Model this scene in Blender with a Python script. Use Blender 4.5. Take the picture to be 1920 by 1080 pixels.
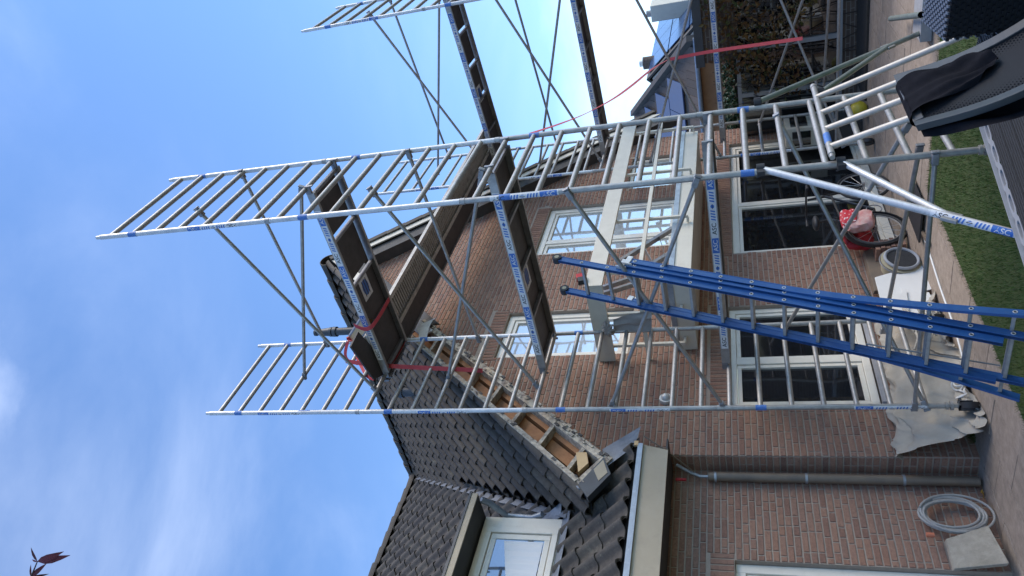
import bpy, math, random
from mathutils import Vector, Matrix
random.seed(11)
R = math.radians
for o in list(bpy.data.objects):
    bpy.data.objects.remove(o)
scene = bpy.context.scene
COL = scene.collection

# ------------------------------------------------------------------ camera
# metres; X runs right along the facade, Y goes into the house, Z up. The phone was held sideways.
CAM = Vector((-5.5854, -5.2231, 1.8662)); YAW, PITCH, ROLL, FPX = 0.9871, 0.3043, -0.0612, 1416.4
_f = Vector((math.sin(YAW)*math.cos(PITCH), math.cos(YAW)*math.cos(PITCH), math.sin(PITCH)))
_r0 = Vector((math.cos(YAW), -math.sin(YAW), 0)); _u0 = _r0.cross(_f)
_r = _r0*math.cos(ROLL) + _u0*math.sin(ROLL); _u = -_r0*math.sin(ROLL) + _u0*math.cos(ROLL)
cd = bpy.data.cameras.new('camera'); cam = bpy.data.objects.new('camera', cd); COL.objects.link(cam)
cd.sensor_width = 36; cd.lens = 36*FPX/1920; cd.clip_start = 0.05; cd.clip_end = 2000
mr, mu = -_u, _r                                    # picture right = world down, picture up = world right
cam.matrix_world = Matrix(((mr.x, mu.x, -_f.x, CAM.x), (mr.y, mu.y, -_f.y, CAM.y), (mr.z, mu.z, -_f.z, CAM.z), (0, 0, 0, 1)))
scene.camera = cam
def at(ix, iy, x=None, y=None, z=None):
    """survey helper: where the sight line of a photo pixel meets a plane of the place"""
    d = _f + _r*((1080-iy)-540)/FPX - _u*(ix-960)/FPX
    i, c = (0, x) if x is not None else ((1, y) if y is not None else (2, z))
    return CAM + d*((c-CAM[i])/d[i])

# ------------------------------------------------------------------ sky, sun, exposure
SUN_AZ, SUN_EL = 142.0, 42.0
w = bpy.data.worlds.new('World'); scene.world = w; w.use_nodes = True
nt = w.node_tree; nt.nodes.clear()
def N(tree, typ, **kw):
    n = tree.nodes.new(typ)
    for k, v in kw.items():
        if k.startswith('i_'):
            key = k[2:]; key = int(key) if key.isdigit() else key
            n.inputs[key].default_value = v
        else: setattr(n, k, v)
    return n
sky = N(nt, 'ShaderNodeTexSky', sky_type='NISHITA', sun_disc=False, sun_elevation=R(SUN_EL), sun_rotation=R(SUN_AZ), air_density=1.0, dust_density=0.05, ozone_density=3.2)
tc = N(nt, 'ShaderNodeTexCoord')
mp = N(nt, 'ShaderNodeMapping'); mp.inputs['Scale'].default_value = (1.0, 1.0, 2.6)
mp.inputs['Rotation'].default_value = (0.3, 0.5, 0.4)
n1 = N(nt, 'ShaderNodeTexNoise', i_Scale=1.9, i_Detail=8.0, i_Roughness=0.55, i_Distortion=0.35)
n2 = N(nt, 'ShaderNodeTexNoise', i_Scale=0.9, i_Detail=3.0)
m1 = N(nt, 'ShaderNodeMapRange'); m1.inputs[1].default_value = 0.38; m1.inputs[2].default_value = 0.90; m1.interpolation_type = 'SMOOTHSTEP'
m2 = N(nt, 'ShaderNodeMapRange'); m2.inputs[1].default_value = 0.35; m2.inputs[2].default_value = 0.65
mul = N(nt, 'ShaderNodeMath', operation='MULTIPLY'); mulb = N(nt, 'ShaderNodeMath', operation='MULTIPLY'); mulb.inputs[1].default_value = 0.36
L = nt.links.new
L(tc.outputs['Generated'], mp.inputs[0]); L(mp.outputs[0], n1.inputs[0]); L(tc.outputs['Generated'], n2.inputs[0])
L(n1.outputs[0], m1.inputs[0]); L(n2.outputs[0], m2.inputs[0]); L(m1.outputs[0], mul.inputs[0]); L(m2.outputs[0], mul.inputs[1]); L(mul.outputs[0], mulb.inputs[0])
# two brighter clouds: a tall wisp low on the right, a puff high up
def blob(d, stretch, a, b):
    """cloud mask round a direction; stretch flattens it along an axis, noise frays it"""
    geo = tc.outputs['Generated']
    sub = N(nt, 'ShaderNodeVectorMath', operation='SUBTRACT'); sub.inputs[1].default_value = d
    sc = N(nt, 'ShaderNodeVectorMath', operation='MULTIPLY'); sc.inputs[1].default_value = stretch
    ln = N(nt, 'ShaderNodeVectorMath', operation='LENGTH')
    nz = N(nt, 'ShaderNodeTexNoise', i_Scale=5.0, i_Detail=6.0, i_Roughness=0.6)
    mm = N(nt, 'ShaderNodeMath', operation='MULTIPLY_ADD'); mm.inputs[1].default_value = 0.22
    mr_ = N(nt, 'ShaderNodeMapRange', interpolation_type='SMOOTHSTEP'); mr_.inputs[1].default_value = b; mr_.inputs[2].default_value = a
    L(geo, sub.inputs[0]); L(sub.outputs[0], sc.inputs[0]); L(sc.outputs[0], ln.inputs[0]); L(mp.outputs[0], nz.inputs[0])
    L(nz.outputs[0], mm.inputs[0]); L(ln.outputs['Value'], mm.inputs[2]); L(mm.outputs[0], mr_.inputs[0])
    return mr_.outputs[0]
dA = (at(1150, 60, x=400.)-CAM).normalized(); dB = (at(-340, 800, x=400.)-CAM).normalized()
bA = blob(tuple(dA), (0.8, 0.8, 2.4), 0.10, 0.34); bB = blob(tuple(dB), (1, 1, 1.4), 0.14, 0.34)
def amul(s, k):
    q = N(nt, 'ShaderNodeMath', operation='MULTIPLY'); q.inputs[1].default_value = k; L(s, q.inputs[0]); return q.outputs[0]
mx = N(nt, 'ShaderNodeMath', operation='MAXIMUM'); L(amul(bA, 0.5), mx.inputs[0]); L(amul(bB, 0.40), mx.inputs[1])
mx2 = N(nt, 'ShaderNodeMath', operation='MAXIMUM'); L(mx.outputs[0], mx2.inputs[0]); L(mulb.outputs[0], mx2.inputs[1])
mixc = N(nt, 'ShaderNodeMixRGB'); mixc.inputs[2].default_value = (7.2, 7.8, 9.0, 1)
bg = N(nt, 'ShaderNodeBackground'); bg.inputs[1].default_value = 0.105
outw = N(nt, 'ShaderNodeOutputWorld')
tint = N(nt, 'ShaderNodeMixRGB', blend_type='MULTIPLY'); tint.inputs[0].default_value = 1.0; tint.inputs[2].default_value = (0.90, 1.02, 1.16, 1)
L(sky.outputs[0], tint.inputs[1]); L(mx2.outputs[0], mixc.inputs[0]); L(tint.outputs[0], mixc.inputs[1]); L(mixc.outputs[0], bg.inputs[0]); L(bg.outputs[0], outw.inputs[0])
sd = bpy.data.lights.new('sun', 'SUN'); sd.energy = 1.5; sd.angle = R(38); sd.color = (1.0, 0.88, 0.72)
sun = bpy.data.objects.new('sun', sd); COL.objects.link(sun)
sv = Vector((math.sin(R(SUN_AZ))*math.cos(R(SUN_EL)), math.cos(R(SUN_AZ))*math.cos(R(SUN_EL)), math.sin(R(SUN_EL))))
sun.rotation_euler = sv.to_track_quat('Z', 'Y').to_euler()
scene.view_settings.view_transform = 'Standard'; scene.view_settings.look = 'None'
scene.view_settings.exposure = 1.25; scene.view_settings.gamma = 1.0
scene.render.resolution_x = 1024; scene.render.resolution_y = 576

# ------------------------------------------------------------------ materials
MATS = {}
def mat(name, col, rough=0.6, metal=0.0, noise=None, nscale=20.0, bump=0.0, bscale=60.0, spec=0.5, dirt=None):
    """principled with optional two-tone noise, stains and fine bump, all in object space"""
    m = bpy.data.materials.new(name); m.use_nodes = True; t = m.node_tree; b = t.nodes['Principled BSDF']
    b.inputs['Base Color'].default_value = (*col, 1); b.inputs['Roughness'].default_value = rough
    b.inputs['Metallic'].default_value = metal; b.inputs['Specular IOR Level'].default_value = spec
    g = N(t, 'ShaderNodeNewGeometry'); src = g.outputs['Position']; cur = None
    if noise:
        nz = N(t, 'ShaderNodeTexNoise', i_Scale=nscale, i_Detail=6.0, i_Roughness=0.65)
        t.links.new(src, nz.inputs[0])
        cr = N(t, 'ShaderNodeValToRGB'); cr.color_ramp.elements[0].position = 0.32; cr.color_ramp.elements[1].position = 0.68
        cr.color_ramp.elements[0].color = (*col, 1); cr.color_ramp.elements[1].color = (*noise, 1)
        t.links.new(nz.outputs[0], cr.inputs[0]); cur = cr.outputs[0]
        rr = N(t, 'ShaderNodeMapRange'); rr.inputs[3].default_value = max(0, rough-0.08); rr.inputs[4].default_value = min(1, rough+0.12)
        t.links.new(nz.outputs[0], rr.inputs[0]); t.links.new(rr.outputs[0], b.inputs['Roughness'])
    if dirt:
        dcol, amt, dsc = dirt
        dz = N(t, 'ShaderNodeTexNoise', i_Scale=dsc, i_Detail=8.0, i_Roughness=0.7)
        t.links.new(src, dz.inputs[0])
        dr = N(t, 'ShaderNodeMapRange'); dr.inputs[1].default_value = 0.52; dr.inputs[2].default_value = 0.72; dr.inputs[4].default_value = amt
        t.links.new(dz.outputs[0], dr.inputs[0])
        mxr = N(t, 'ShaderNodeMixRGB'); mxr.inputs[1].default_value = (*col, 1); mxr.inputs[2].default_value = (*dcol, 1)
        if cur: t.links.new(cur, mxr.inputs[1])
        t.links.new(dr.outputs[0], mxr.inputs[0]); cur = mxr.outputs[0]
    if cur: t.links.new(cur, b.inputs['Base Color'])
    if bump:
        bz = N(t, 'ShaderNodeTexNoise', i_Scale=bscale, i_Detail=4.0)
        t.links.new(src, bz.inputs[0])
        bp = N(t, 'ShaderNodeBump'); bp.inputs['Strength'].default_value = bump; bp.inputs['Distance'].default_value = 0.01
        t.links.new(bz.outputs[0], bp.inputs['Height']); t.links.new(bp.outputs[0], b.inputs['Normal'])
    MATS[name] = m; return m
def varmat(name, stops, rough=0.85, spec=0.3, stain=None, stain_scale=30.0, bump=0.4, bscale=120.0, speck=None):
    """colour picked along a ramp by the mesh attribute 'var' (each brick or tile its own tone) with grain and stains"""
    m = bpy.data.materials.new(name); m.use_nodes = True; t = m.node_tree; b = t.nodes['Principled BSDF']
    b.inputs['Roughness'].default_value = rough; b.inputs['Specular IOR Level'].default_value = spec
    a = N(t, 'ShaderNodeAttribute', attribute_name='var'); oi = N(t, 'ShaderNodeObjectInfo')
    g = N(t, 'ShaderNodeNewGeometry')
    cr = N(t, 'ShaderNodeValToRGB'); e = cr.color_ramp.elements
    while len(e) < len(stops): e.new(0.5)
    for i, c in enumerate(stops): e[i].position = i/(len(stops)-1); e[i].color = (*c, 1)
    t.links.new(a.outputs['Fac'], cr.inputs[0]); cur = cr.outputs[0]
    nz = N(t, 'ShaderNodeTexNoise', i_Scale=stain_scale, i_Detail=8.0, i_Roughness=0.75); t.links.new(g.outputs['Position'], nz.inputs[0])
    br = N(t, 'ShaderNodeMapRange'); br.inputs[1].default_value = 0.3; br.inputs[2].default_value = 0.7; br.inputs[3].default_value = 0.72; br.inputs[4].default_value = 1.25
    t.links.new(nz.outputs[0], br.inputs[0])
    mm = N(t, 'ShaderNodeVectorMath', operation='SCALE'); t.links.new(cur, mm.inputs[0]); t.links.new(br.outputs[0], mm.inputs['Scale']); cur = mm.outputs[0]
    for (scol, lo, hi, amt, sc) in (stain or []):
        sz = N(t, 'ShaderNodeTexNoise', i_Scale=sc, i_Detail=7.0, i_Roughness=0.7); t.links.new(g.outputs['Position'], sz.inputs[0])
        sr = N(t, 'ShaderNodeMapRange'); sr.inputs[1].default_value = lo; sr.inputs[2].default_value = hi; sr.inputs[4].default_value = amt
        t.links.new(sz.outputs[0], sr.inputs[0])
        mxr = N(t, 'ShaderNodeMixRGB'); mxr.inputs[2].default_value = (*scol, 1)
        t.links.new(cur, mxr.inputs[1]); t.links.new(sr.outputs[0], mxr.inputs[0]); cur = mxr.outputs[0]
    t.links.new(cur, b.inputs['Base Color'])
    bz = N(t, 'ShaderNodeTexNoise', i_Scale=bscale, i_Detail=5.0); t.links.new(g.outputs['Position'], bz.inputs[0])
    bp = N(t, 'ShaderNodeBump'); bp.inputs['Strength'].default_value = bump; bp.inputs['Distance'].default_value = 0.006
    t.links.new(bz.outputs[0], bp.inputs['Height']); t.links.new(bp.outputs[0], b.inputs['Normal'])
    MATS[name] = m; return m
def glassmat(name, tint, gloss, rough=0.02):
    m = bpy.data.materials.new(name); m.use_nodes = True; t = m.node_tree; b = t.nodes['Principled BSDF']; out = t.nodes['Material Output']
    b.inputs['Base Color'].default_value = (*tint, 1); b.inputs['Roughness'].default_value = 0.08
    gl = N(t, 'ShaderNodeBsdfGlossy'); gl.inputs['Roughness'].default_value = rough; gl.inputs['Color'].default_value = (0.92, 0.96, 1, 1)
    g = N(t, 'ShaderNodeNewGeometry'); nz = N(t, 'ShaderNodeTexNoise', i_Scale=1.3, i_Detail=1.0); t.links.new(g.outputs['Position'], nz.inputs[0])
    bp = N(t, 'ShaderNodeBump'); bp.inputs['Strength'].default_value = 0.08; bp.inputs['Distance'].default_value = 0.05
    t.links.new(nz.outputs[0], bp.inputs['Height']); t.links.new(bp.outputs[0], gl.inputs['Normal'])
    ms = N(t, 'ShaderNodeMixShader'); ms.inputs[0].default_value = gloss
    t.links.new(b.outputs[0], ms.inputs[1]); t.links.new(gl.outputs[0], ms.inputs[2]); t.links.new(ms.outputs[0], out.inputs[0])
    MATS[name] = m; return m
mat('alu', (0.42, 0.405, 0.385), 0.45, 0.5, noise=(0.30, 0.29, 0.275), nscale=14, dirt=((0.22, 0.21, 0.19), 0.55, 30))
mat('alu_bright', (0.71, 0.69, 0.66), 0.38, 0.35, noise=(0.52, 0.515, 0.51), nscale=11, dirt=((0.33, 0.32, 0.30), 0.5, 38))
mat('alu_dark', (0.30, 0.30, 0.31), 0.45, 0.4, noise=(0.2, 0.2, 0.21), nscale=16, dirt=((0.12, 0.11, 0.10), 0.5, 25))
mat('alu_warm_lit', (0.58, 0.525, 0.45), 0.45, 0.15, noise=(0.46, 0.41, 0.35), nscale=12)
mat('alu_green', (0.33, 0.37, 0.34), 0.35, 0.5, noise=(0.22, 0.26, 0.24), nscale=10)
mat('plank', (0.50, 0.465, 0.42), 0.5, 0.2, noise=(0.38, 0.35, 0.31), nscale=9, dirt=((0.12, 0.10, 0.09), 0.6, 12))
mat('ply', (0.068, 0.056, 0.052), 0.6, noise=(0.045, 0.038, 0.037), nscale=6, bump=0.2)
mat('clamp', (0.03, 0.03, 0.035), 0.5, 0.3)
mat('white', (0.74, 0.74, 0.74), 0.45, noise=(0.62, 0.62, 0.63), nscale=25)
mat('label_blue', (0.03, 0.13, 0.48), 0.5, noise=(0.06, 0.18, 0.5), nscale=30)
mat('label_black', (0.02, 0.02, 0.025), 0.5)
mat('tape_blue', (0.035, 0.14, 0.46), 0.55, noise=(0.08, 0.20, 0.50), nscale=40, dirt=((0.3, 0.32, 0.35), 0.5, 60))
mat('ladder_blue', (0.018, 0.088, 0.27), 0.40, 0.05, noise=(0.022, 0.102, 0.30), nscale=14, dirt=((0.05, 0.10, 0.2), 0.5, 40))
mat('rubber', (0.02, 0.02, 0.022), 0.6)
mat('mortar', (0.345, 0.282, 0.228), 0.95, noise=(0.285, 0.235, 0.19), nscale=18, bump=0.4, bscale=140)
BR = [(0.208, 0.120, 0.090), (0.245, 0.138, 0.100), (0.275, 0.155, 0.108), (0.255, 0.152, 0.112), (0.300, 0.174, 0.122), (0.226, 0.135, 0.101)]
varmat('brick', BR, 0.9, 0.2, stain=[((0.05, 0.04, 0.04), 0.60, 0.70, 0.85, 55), ((0.34, 0.30, 0.26), 0.60, 0.78, 0.5, 3.2)], stain_scale=40, bump=0.6)
varmat('brick_dark', [(0.06, 0.045, 0.042), (0.10, 0.07, 0.06), (0.12, 0.085, 0.07), (0.08, 0.06, 0.055)], 0.9, 0.2, stain=[((0.04, 0.05, 0.03), 0.5, 0.7, 0.6, 4)], bump=0.5)
varmat('tile', [(0.062, 0.054, 0.048), (0.074, 0.064, 0.055), (0.087, 0.075, 0.062), (0.067, 0.059, 0.052), (0.105, 0.090, 0.072)], 0.74, 0.3,
       stain=[((0.17, 0.155, 0.115), 0.58, 0.70, 0.75, 7), ((0.14, 0.15, 0.12), 0.64, 0.70, 0.6, 26), ((0.02, 0.02, 0.022), 0.55, 0.75, 0.6, 3)], stain_scale=18, bump=0.5, bscale=90)
varmat('tile_brown', [(0.14, 0.11, 0.09), (0.18, 0.14, 0.115), (0.12, 0.10, 0.085)], 0.8, 0.3)
mat('zinc', (0.34, 0.37, 0.41), 0.4, 0.5, noise=(0.24, 0.27, 0.31), nscale=8, dirt=((0.5, 0.52, 0.55), 0.4, 20))
mat('lead', (0.23, 0.25, 0.285), 0.5, 0.25, noise=(0.15, 0.165, 0.19), nscale=9, dirt=((0.3, 0.32, 0.34), 0.5, 22))
mat('cream', (0.60, 0.555, 0.46), 0.45, noise=(0.54, 0.50, 0.415), nscale=5, dirt=((0.42, 0.38, 0.30), 0.3, 9))
mat('cream_frame', (0.74, 0.695, 0.60), 0.42, noise=(0.68, 0.635, 0.545), nscale=5, dirt=((0.45, 0.41, 0.33), 0.3, 9))
mat('beige', (0.35, 0.295, 0.21), 0.5, noise=(0.32, 0.27, 0.19), nscale=4, bump=0.08, bscale=200, dirt=((0.22, 0.19, 0.15), 0.35, 6))
mat('brown_pipe', (0.185, 0.138, 0.096), 0.45, noise=(0.125, 0.10, 0.078), nscale=6)
mat('grey_pvc', (0.055, 0.06, 0.068), 0.45, noise=(0.04, 0.043, 0.05), nscale=8)
mat('wood', (0.42, 0.20, 0.085), 0.7, noise=(0.30, 0.13, 0.055), nscale=9, bump=0.3, dirt=((0.15, 0.08, 0.05), 0.6, 7))
mat('wood_pale', (0.60, 0.42, 0.22), 0.7, noise=(0.52, 0.35, 0.18), nscale=7)
mat('flaking', (0.62, 0.54, 0.42), 0.85, noise=(0.16, 0.13, 0.11), nscale=16, bump=0.6, bscale=40)
mat('dark_void', (0.02, 0.018, 0.018), 0.9)
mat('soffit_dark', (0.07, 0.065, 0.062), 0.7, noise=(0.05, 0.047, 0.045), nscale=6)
mat('red_strap', (0.52, 0.045, 0.055), 0.6, noise=(0.44, 0.05, 0.055), nscale=30)
mat('canvas', (0.40, 0.365, 0.31), 0.85, noise=(0.31, 0.28, 0.235), nscale=4, bump=0.25, bscale=35)
mat('panel_white', (0.72, 0.71, 0.68), 0.5, noise=(0.66, 0.65, 0.62), nscale=4)
mat('paving', (0.29, 0.25, 0.225), 0.9, noise=(0.23, 0.20, 0.18), nscale=5, bump=0.25, bscale=90, dirt=((0.12, 0.10, 0.085), 0.5, 3.3))
varmat('slab', [(0.31, 0.25, 0.20), (0.335, 0.27, 0.218), (0.36, 0.292, 0.236), (0.32, 0.26, 0.208)], 0.9, 0.25, stain=[((0.12, 0.10, 0.085), 0.56, 0.74, 0.5, 2.6), ((0.09, 0.09, 0.07), 0.66, 0.72, 0.6, 14)], stain_scale=12, bump=0.3)
mat('joint_dirt', (0.075, 0.07, 0.055), 0.95)
mat('soil', (0.05, 0.04, 0.032), 0.95, noise=(0.035, 0.03, 0.025), nscale=12, bump=0.6, bscale=30)
mat('turf', (0.045, 0.09, 0.018), 0.95, noise=(0.07, 0.085, 0.028), nscale=9)
varmat('blade', [(0.026, 0.070, 0.010), (0.038, 0.092, 0.014), (0.055, 0.112, 0.019), (0.11, 0.125, 0.035)], 0.7, 0.3, bump=0.0)
varmat('vine_leaf', [(0.10, 0.045, 0.018), (0.15, 0.075, 0.025), (0.20, 0.11, 0.035), (0.06, 0.08, 0.025), (0.13, 0.055, 0.03)], 0.6, 0.3, bump=0.0)
varmat('hedge_leaf', [(0.012, 0.035, 0.010), (0.02, 0.055, 0.015), (0.035, 0.075, 0.02)], 0.55, 0.4, bump=0.0)
varmat('maple_leaf', [(0.09, 0.015, 0.018), (0.13, 0.02, 0.02), (0.17, 0.04, 0.025)], 0.55, 0.3, bump=0.0)
mat('rattan', (0.011, 0.012, 0.015), 0.55, noise=(0.016, 0.017, 0.021), nscale=25, spec=0.12)
mat('rattan_frame', (0.024, 0.027, 0.032), 0.45, noise=(0.028, 0.032, 0.04), nscale=12)
mat('cloth_black', (0.010, 0.010, 0.013), 1.0, noise=(0.014, 0.014, 0.018), nscale=30, bump=0.2, bscale=200, spec=0.05)
mat('plastic_grey', (0.30, 0.315, 0.34), 0.5, noise=(0.26, 0.272, 0.295), nscale=10)
mat('plastic_dark', (0.030, 0.031, 0.034), 0.6, noise=(0.020, 0.021, 0.024), nscale=35, bump=0.3, bscale=80)
mat('hose', (0.33, 0.32, 0.30), 0.45, noise=(0.27, 0.26, 0.245), nscale=20)
mat('orange', (0.55, 0.17, 0.09), 0.5)
mat('concrete', (0.37, 0.335, 0.275), 0.95, noise=(0.27, 0.245, 0.20), nscale=14, bump=0.5, bscale=60, dirt=((0.16, 0.15, 0.11), 0.5, 6))
mat('concrete_grey', (0.36, 0.36, 0.37), 0.9, noise=(0.29, 0.29, 0.30), nscale=9)
mat('yellow', (0.45, 0.36, 0.03), 0.4)
mat('pink', (0.52, 0.17, 0.16), 0.7, noise=(0.60, 0.44, 0.38), nscale=13)
mat('red_cloth', (0.45, 0.02, 0.03), 0.7, noise=(0.35, 0.02, 0.025), nscale=20)
mat('frame_black', (0.018, 0.018, 0.02), 0.35)
mat('solar', (0.03, 0.07, 0.17), 0.12, 0.0, noise=(0.035, 0.08, 0.19), nscale=1.5, spec=1.0)
mat('render_wall', (0.55, 0.53, 0.50), 0.9, noise=(0.48, 0.46, 0.43), nscale=3)
mat('cladding', (0.36, 0.19, 0.10), 0.6, noise=(0.28, 0.14, 0.075), nscale=5)
mat('curtain', (0.70, 0.71, 0.72), 0.9)
mat('window_grey', (0.30, 0.31, 0.33), 0.45, 0.2)
mat('straw', (0.42, 0.37, 0.25), 0.7)
mat('bark', (0.05, 0.035, 0.03), 0.9)
mat('yellow_leaf', (0.42, 0.22, 0.03), 0.7)
glassmat('glass_dark', (0.008, 0.009, 0.011), 0.10)
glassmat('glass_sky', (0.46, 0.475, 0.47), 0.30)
glassmat('glass_dormer', (0.05, 0.06, 0.07), 0.22)

# ------------------------------------------------------------------ mesh helpers
WM = {}
class MB:
    def __init__(s): s.v = []; s.f = []; s.m = []; s.var = []; s.cv = 0.5
    def add(s, vs, fs, mi=0):
        b = len(s.v); s.v += [tuple(q) for q in vs]
        for f in fs: s.f.append(tuple(b+i for i in f)); s.m.append(mi); s.var.append(s.cv)
        return s
    def box(s, x0, x1, y0, y1, z0, z1, mi=0):
        return s.add([(x0, y0, z0), (x1, y0, z0), (x1, y1, z0), (x0, y1, z0), (x0, y0, z1), (x1, y0, z1), (x1, y1, z1), (x0, y1, z1)],
                     [(0, 3, 2, 1), (4, 5, 6, 7), (0, 1, 5, 4), (1, 2, 6, 5), (2, 3, 7, 6), (3, 0, 4, 7)], mi)
    def obox(s, c, a, b, h, mi=0):
        """box about c with half vectors a, b, h"""
        c, a, b, h = Vector(c), Vector(a), Vector(b), Vector(h)
        vs = [c-a-b-h, c+a-b-h, c+a+b-h, c-a+b-h, c-a-b+h, c+a-b+h, c+a+b+h, c-a+b+h]
        return s.add(vs, [(0, 3, 2, 1), (4, 5, 6, 7), (0, 1, 5, 4), (1, 2, 6, 5), (2, 3, 7, 6), (3, 0, 4, 7)], mi)
    def beam(s, p, q, wv, hv, mi=0):
        """rectangular bar from p to q; wv, hv half section vectors"""
        p, q = Vector(p), Vector(q); return s.obox((p+q)/2, (q-p)/2, wv, hv, mi)
    def tube(s, pts, r, n=10, mi=0, caps=True, r2=None):
        pts = [Vector(p) for p in pts]; k = len(pts); base = len(s.v)
        d = (pts[1]-pts[0]).normalized(); ref = Vector((0, 0, 1)) if abs(d.z) < 0.9 else Vector((1, 0, 0))
        a = d.cross(ref).normalized()
        for i, p in enumerate(pts):
            dd = (pts[min(i+1, k-1)]-pts[max(i-1, 0)]).normalized()
            a = (a - dd*a.dot(dd)).normalized(); b = dd.cross(a)
            rr = r if r2 is None else r+(r2-r)*i/(k-1)
            for j in range(n):
                t = 2*math.pi*j/n; s.v.append(tuple(p + (a*math.cos(t)+b*math.sin(t))*rr))
        for i in range(k-1):
            for j in range(n):
                s.f.append((base+i*n+j, base+i*n+(j+1) % n, base+(i+1)*n+(j+1) % n, base+(i+1)*n+j)); s.m.append(mi); s.var.append(s.cv)
        if caps:
            s.f.append(tuple(base+j for j in reversed(range(n)))); s.m.append(mi); s.var.append(s.cv)
            s.f.append(tuple(base+(k-1)*n+j for j in range(n))); s.m.append(mi); s.var.append(s.cv)
        return s
    def prism(s, poly, ext, mi=0):
        ext = Vector(ext); n = len(poly); P = [Vector(p) for p in poly]
        return s.add(P+[p+ext for p in P], [tuple(reversed(range(n))), tuple(range(n, 2*n))]+[(i, (i+1) % n, n+(i+1) % n, n+i) for i in range(n)], mi)
    def ball(s, c, rx, ry, rz, n=14, k=9, mi=0):
        b = len(s.v); c = Vector(c)
        for i in range(k+1):
            t = math.pi*i/k
            for j in range(n):
                a = 2*math.pi*j/n; s.v.append((c.x+rx*math.sin(t)*math.cos(a), c.y+ry*math.sin(t)*math.sin(a), c.z+rz*math.cos(t)))
        for i in range(k):
            for j in range(n):
                s.f.append((b+i*n+j, b+(i+1)*n+j, b+(i+1)*n+(j+1) % n, b+i*n+(j+1) % n)); s.m.append(mi); s.var.append(s.cv)
        return s
    def torus(s, c, R_, r, axis, n=28, k=8, mi=0, squash=1.0):
        c = Vector(c); ax = Vector(axis).normalized(); ref = Vector((0, 0, 1)) if abs(ax.z) < 0.9 else Vector((1, 0, 0))
        a = ax.cross(ref).normalized(); b = ax.cross(a); base = len(s.v)
        for i in range(n):
            t = 2*math.pi*i/n; d = a*math.cos(t)+b*math.sin(t)
            for j in range(k):
                q = 2*math.pi*j/k; s.v.append(tuple(c + d*(R_+r*math.cos(q)) + ax*r*squash*math.sin(q)))
        for i in range(n):
            for j in range(k):
                s.f.append((base+i*k+j, base+((i+1) % n)*k+j, base+((i+1) % n)*k+(j+1) % k, base+i*k+(j+1) % k)); s.m.append(mi); s.var.append(s.cv)
        return s
    def mesh(s, name, mats, smooth=False, var=False, bevel=0):
        me = bpy.data.meshes.new(name); me.from_pydata(s.v, [], s.f)
        for m in (mats if isinstance(mats, (list, tuple)) else [mats]): me.materials.append(MATS[m])
        me.polygons.foreach_set('material_index', s.m)
        if var:
            at_ = me.attributes.new('var', 'FLOAT', 'FACE'); at_.data.foreach_set('value', s.var)
        if smooth:
            me.polygons.foreach_set('use_smooth', [True]*len(me.polygons)); me.set_sharp_from_angle(angle=R(42))
        me.update(); return me
    def build(s, name, mats, parent=None, smooth=False, var=False, bevel=0, mw=None):
        o = put(name, s.mesh(name, mats, smooth, var), parent, mw)
        if bevel:
            bm_ = o.modifiers.new('bevel', 'BEVEL'); bm_.width = bevel; bm_.segments = 2; bm_.limit_method = 'ANGLE'
        return o
def put(name, mesh, parent=None, mw=None):
    o = bpy.data.objects.new(name, mesh); COL.objects.link(o); M = mw.copy() if mw else Matrix.Identity(4)
    if parent is not None:
        o.parent = parent; o.matrix_parent_inverse = WM[parent.name].inverted()
    o.matrix_basis = M; WM[o.name] = M; return o
def tag(o, label=None, cat=None, group=None, kind=None):
    if label: o['label'] = label
    if cat: o['category'] = cat
    if group: o['group'] = group
    if kind: o['kind'] = kind
    return o
def thing(name, loc, label, cat, group=None):
    o = put(name, None, None, Matrix.Translation(Vector(loc))); o.empty_display_size = 0.2
    return tag(o, label, cat, group)
_tc = {}
def frame_to(p, q):
    p, q = Vector(p), Vector(q); d = q-p; L_ = d.length
    return Matrix.Translation(p) @ d.to_track_quat('Z', 'Y').to_matrix().to_4x4() @ Matrix.Diagonal((1, 1, L_, 1))
def rod(name, p, q, r, m, parent, n=12):
    """straight tube as its own object, sharing one mesh per radius and material"""
    key = (round(r, 4), m, n)
    if key not in _tc: _tc[key] = MB().tube([(0, 0, 0), (0, 0, 1)], r, n).mesh('tube', m, True)
    return put(name, _tc[key], parent, frame_to(p, q))
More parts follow.
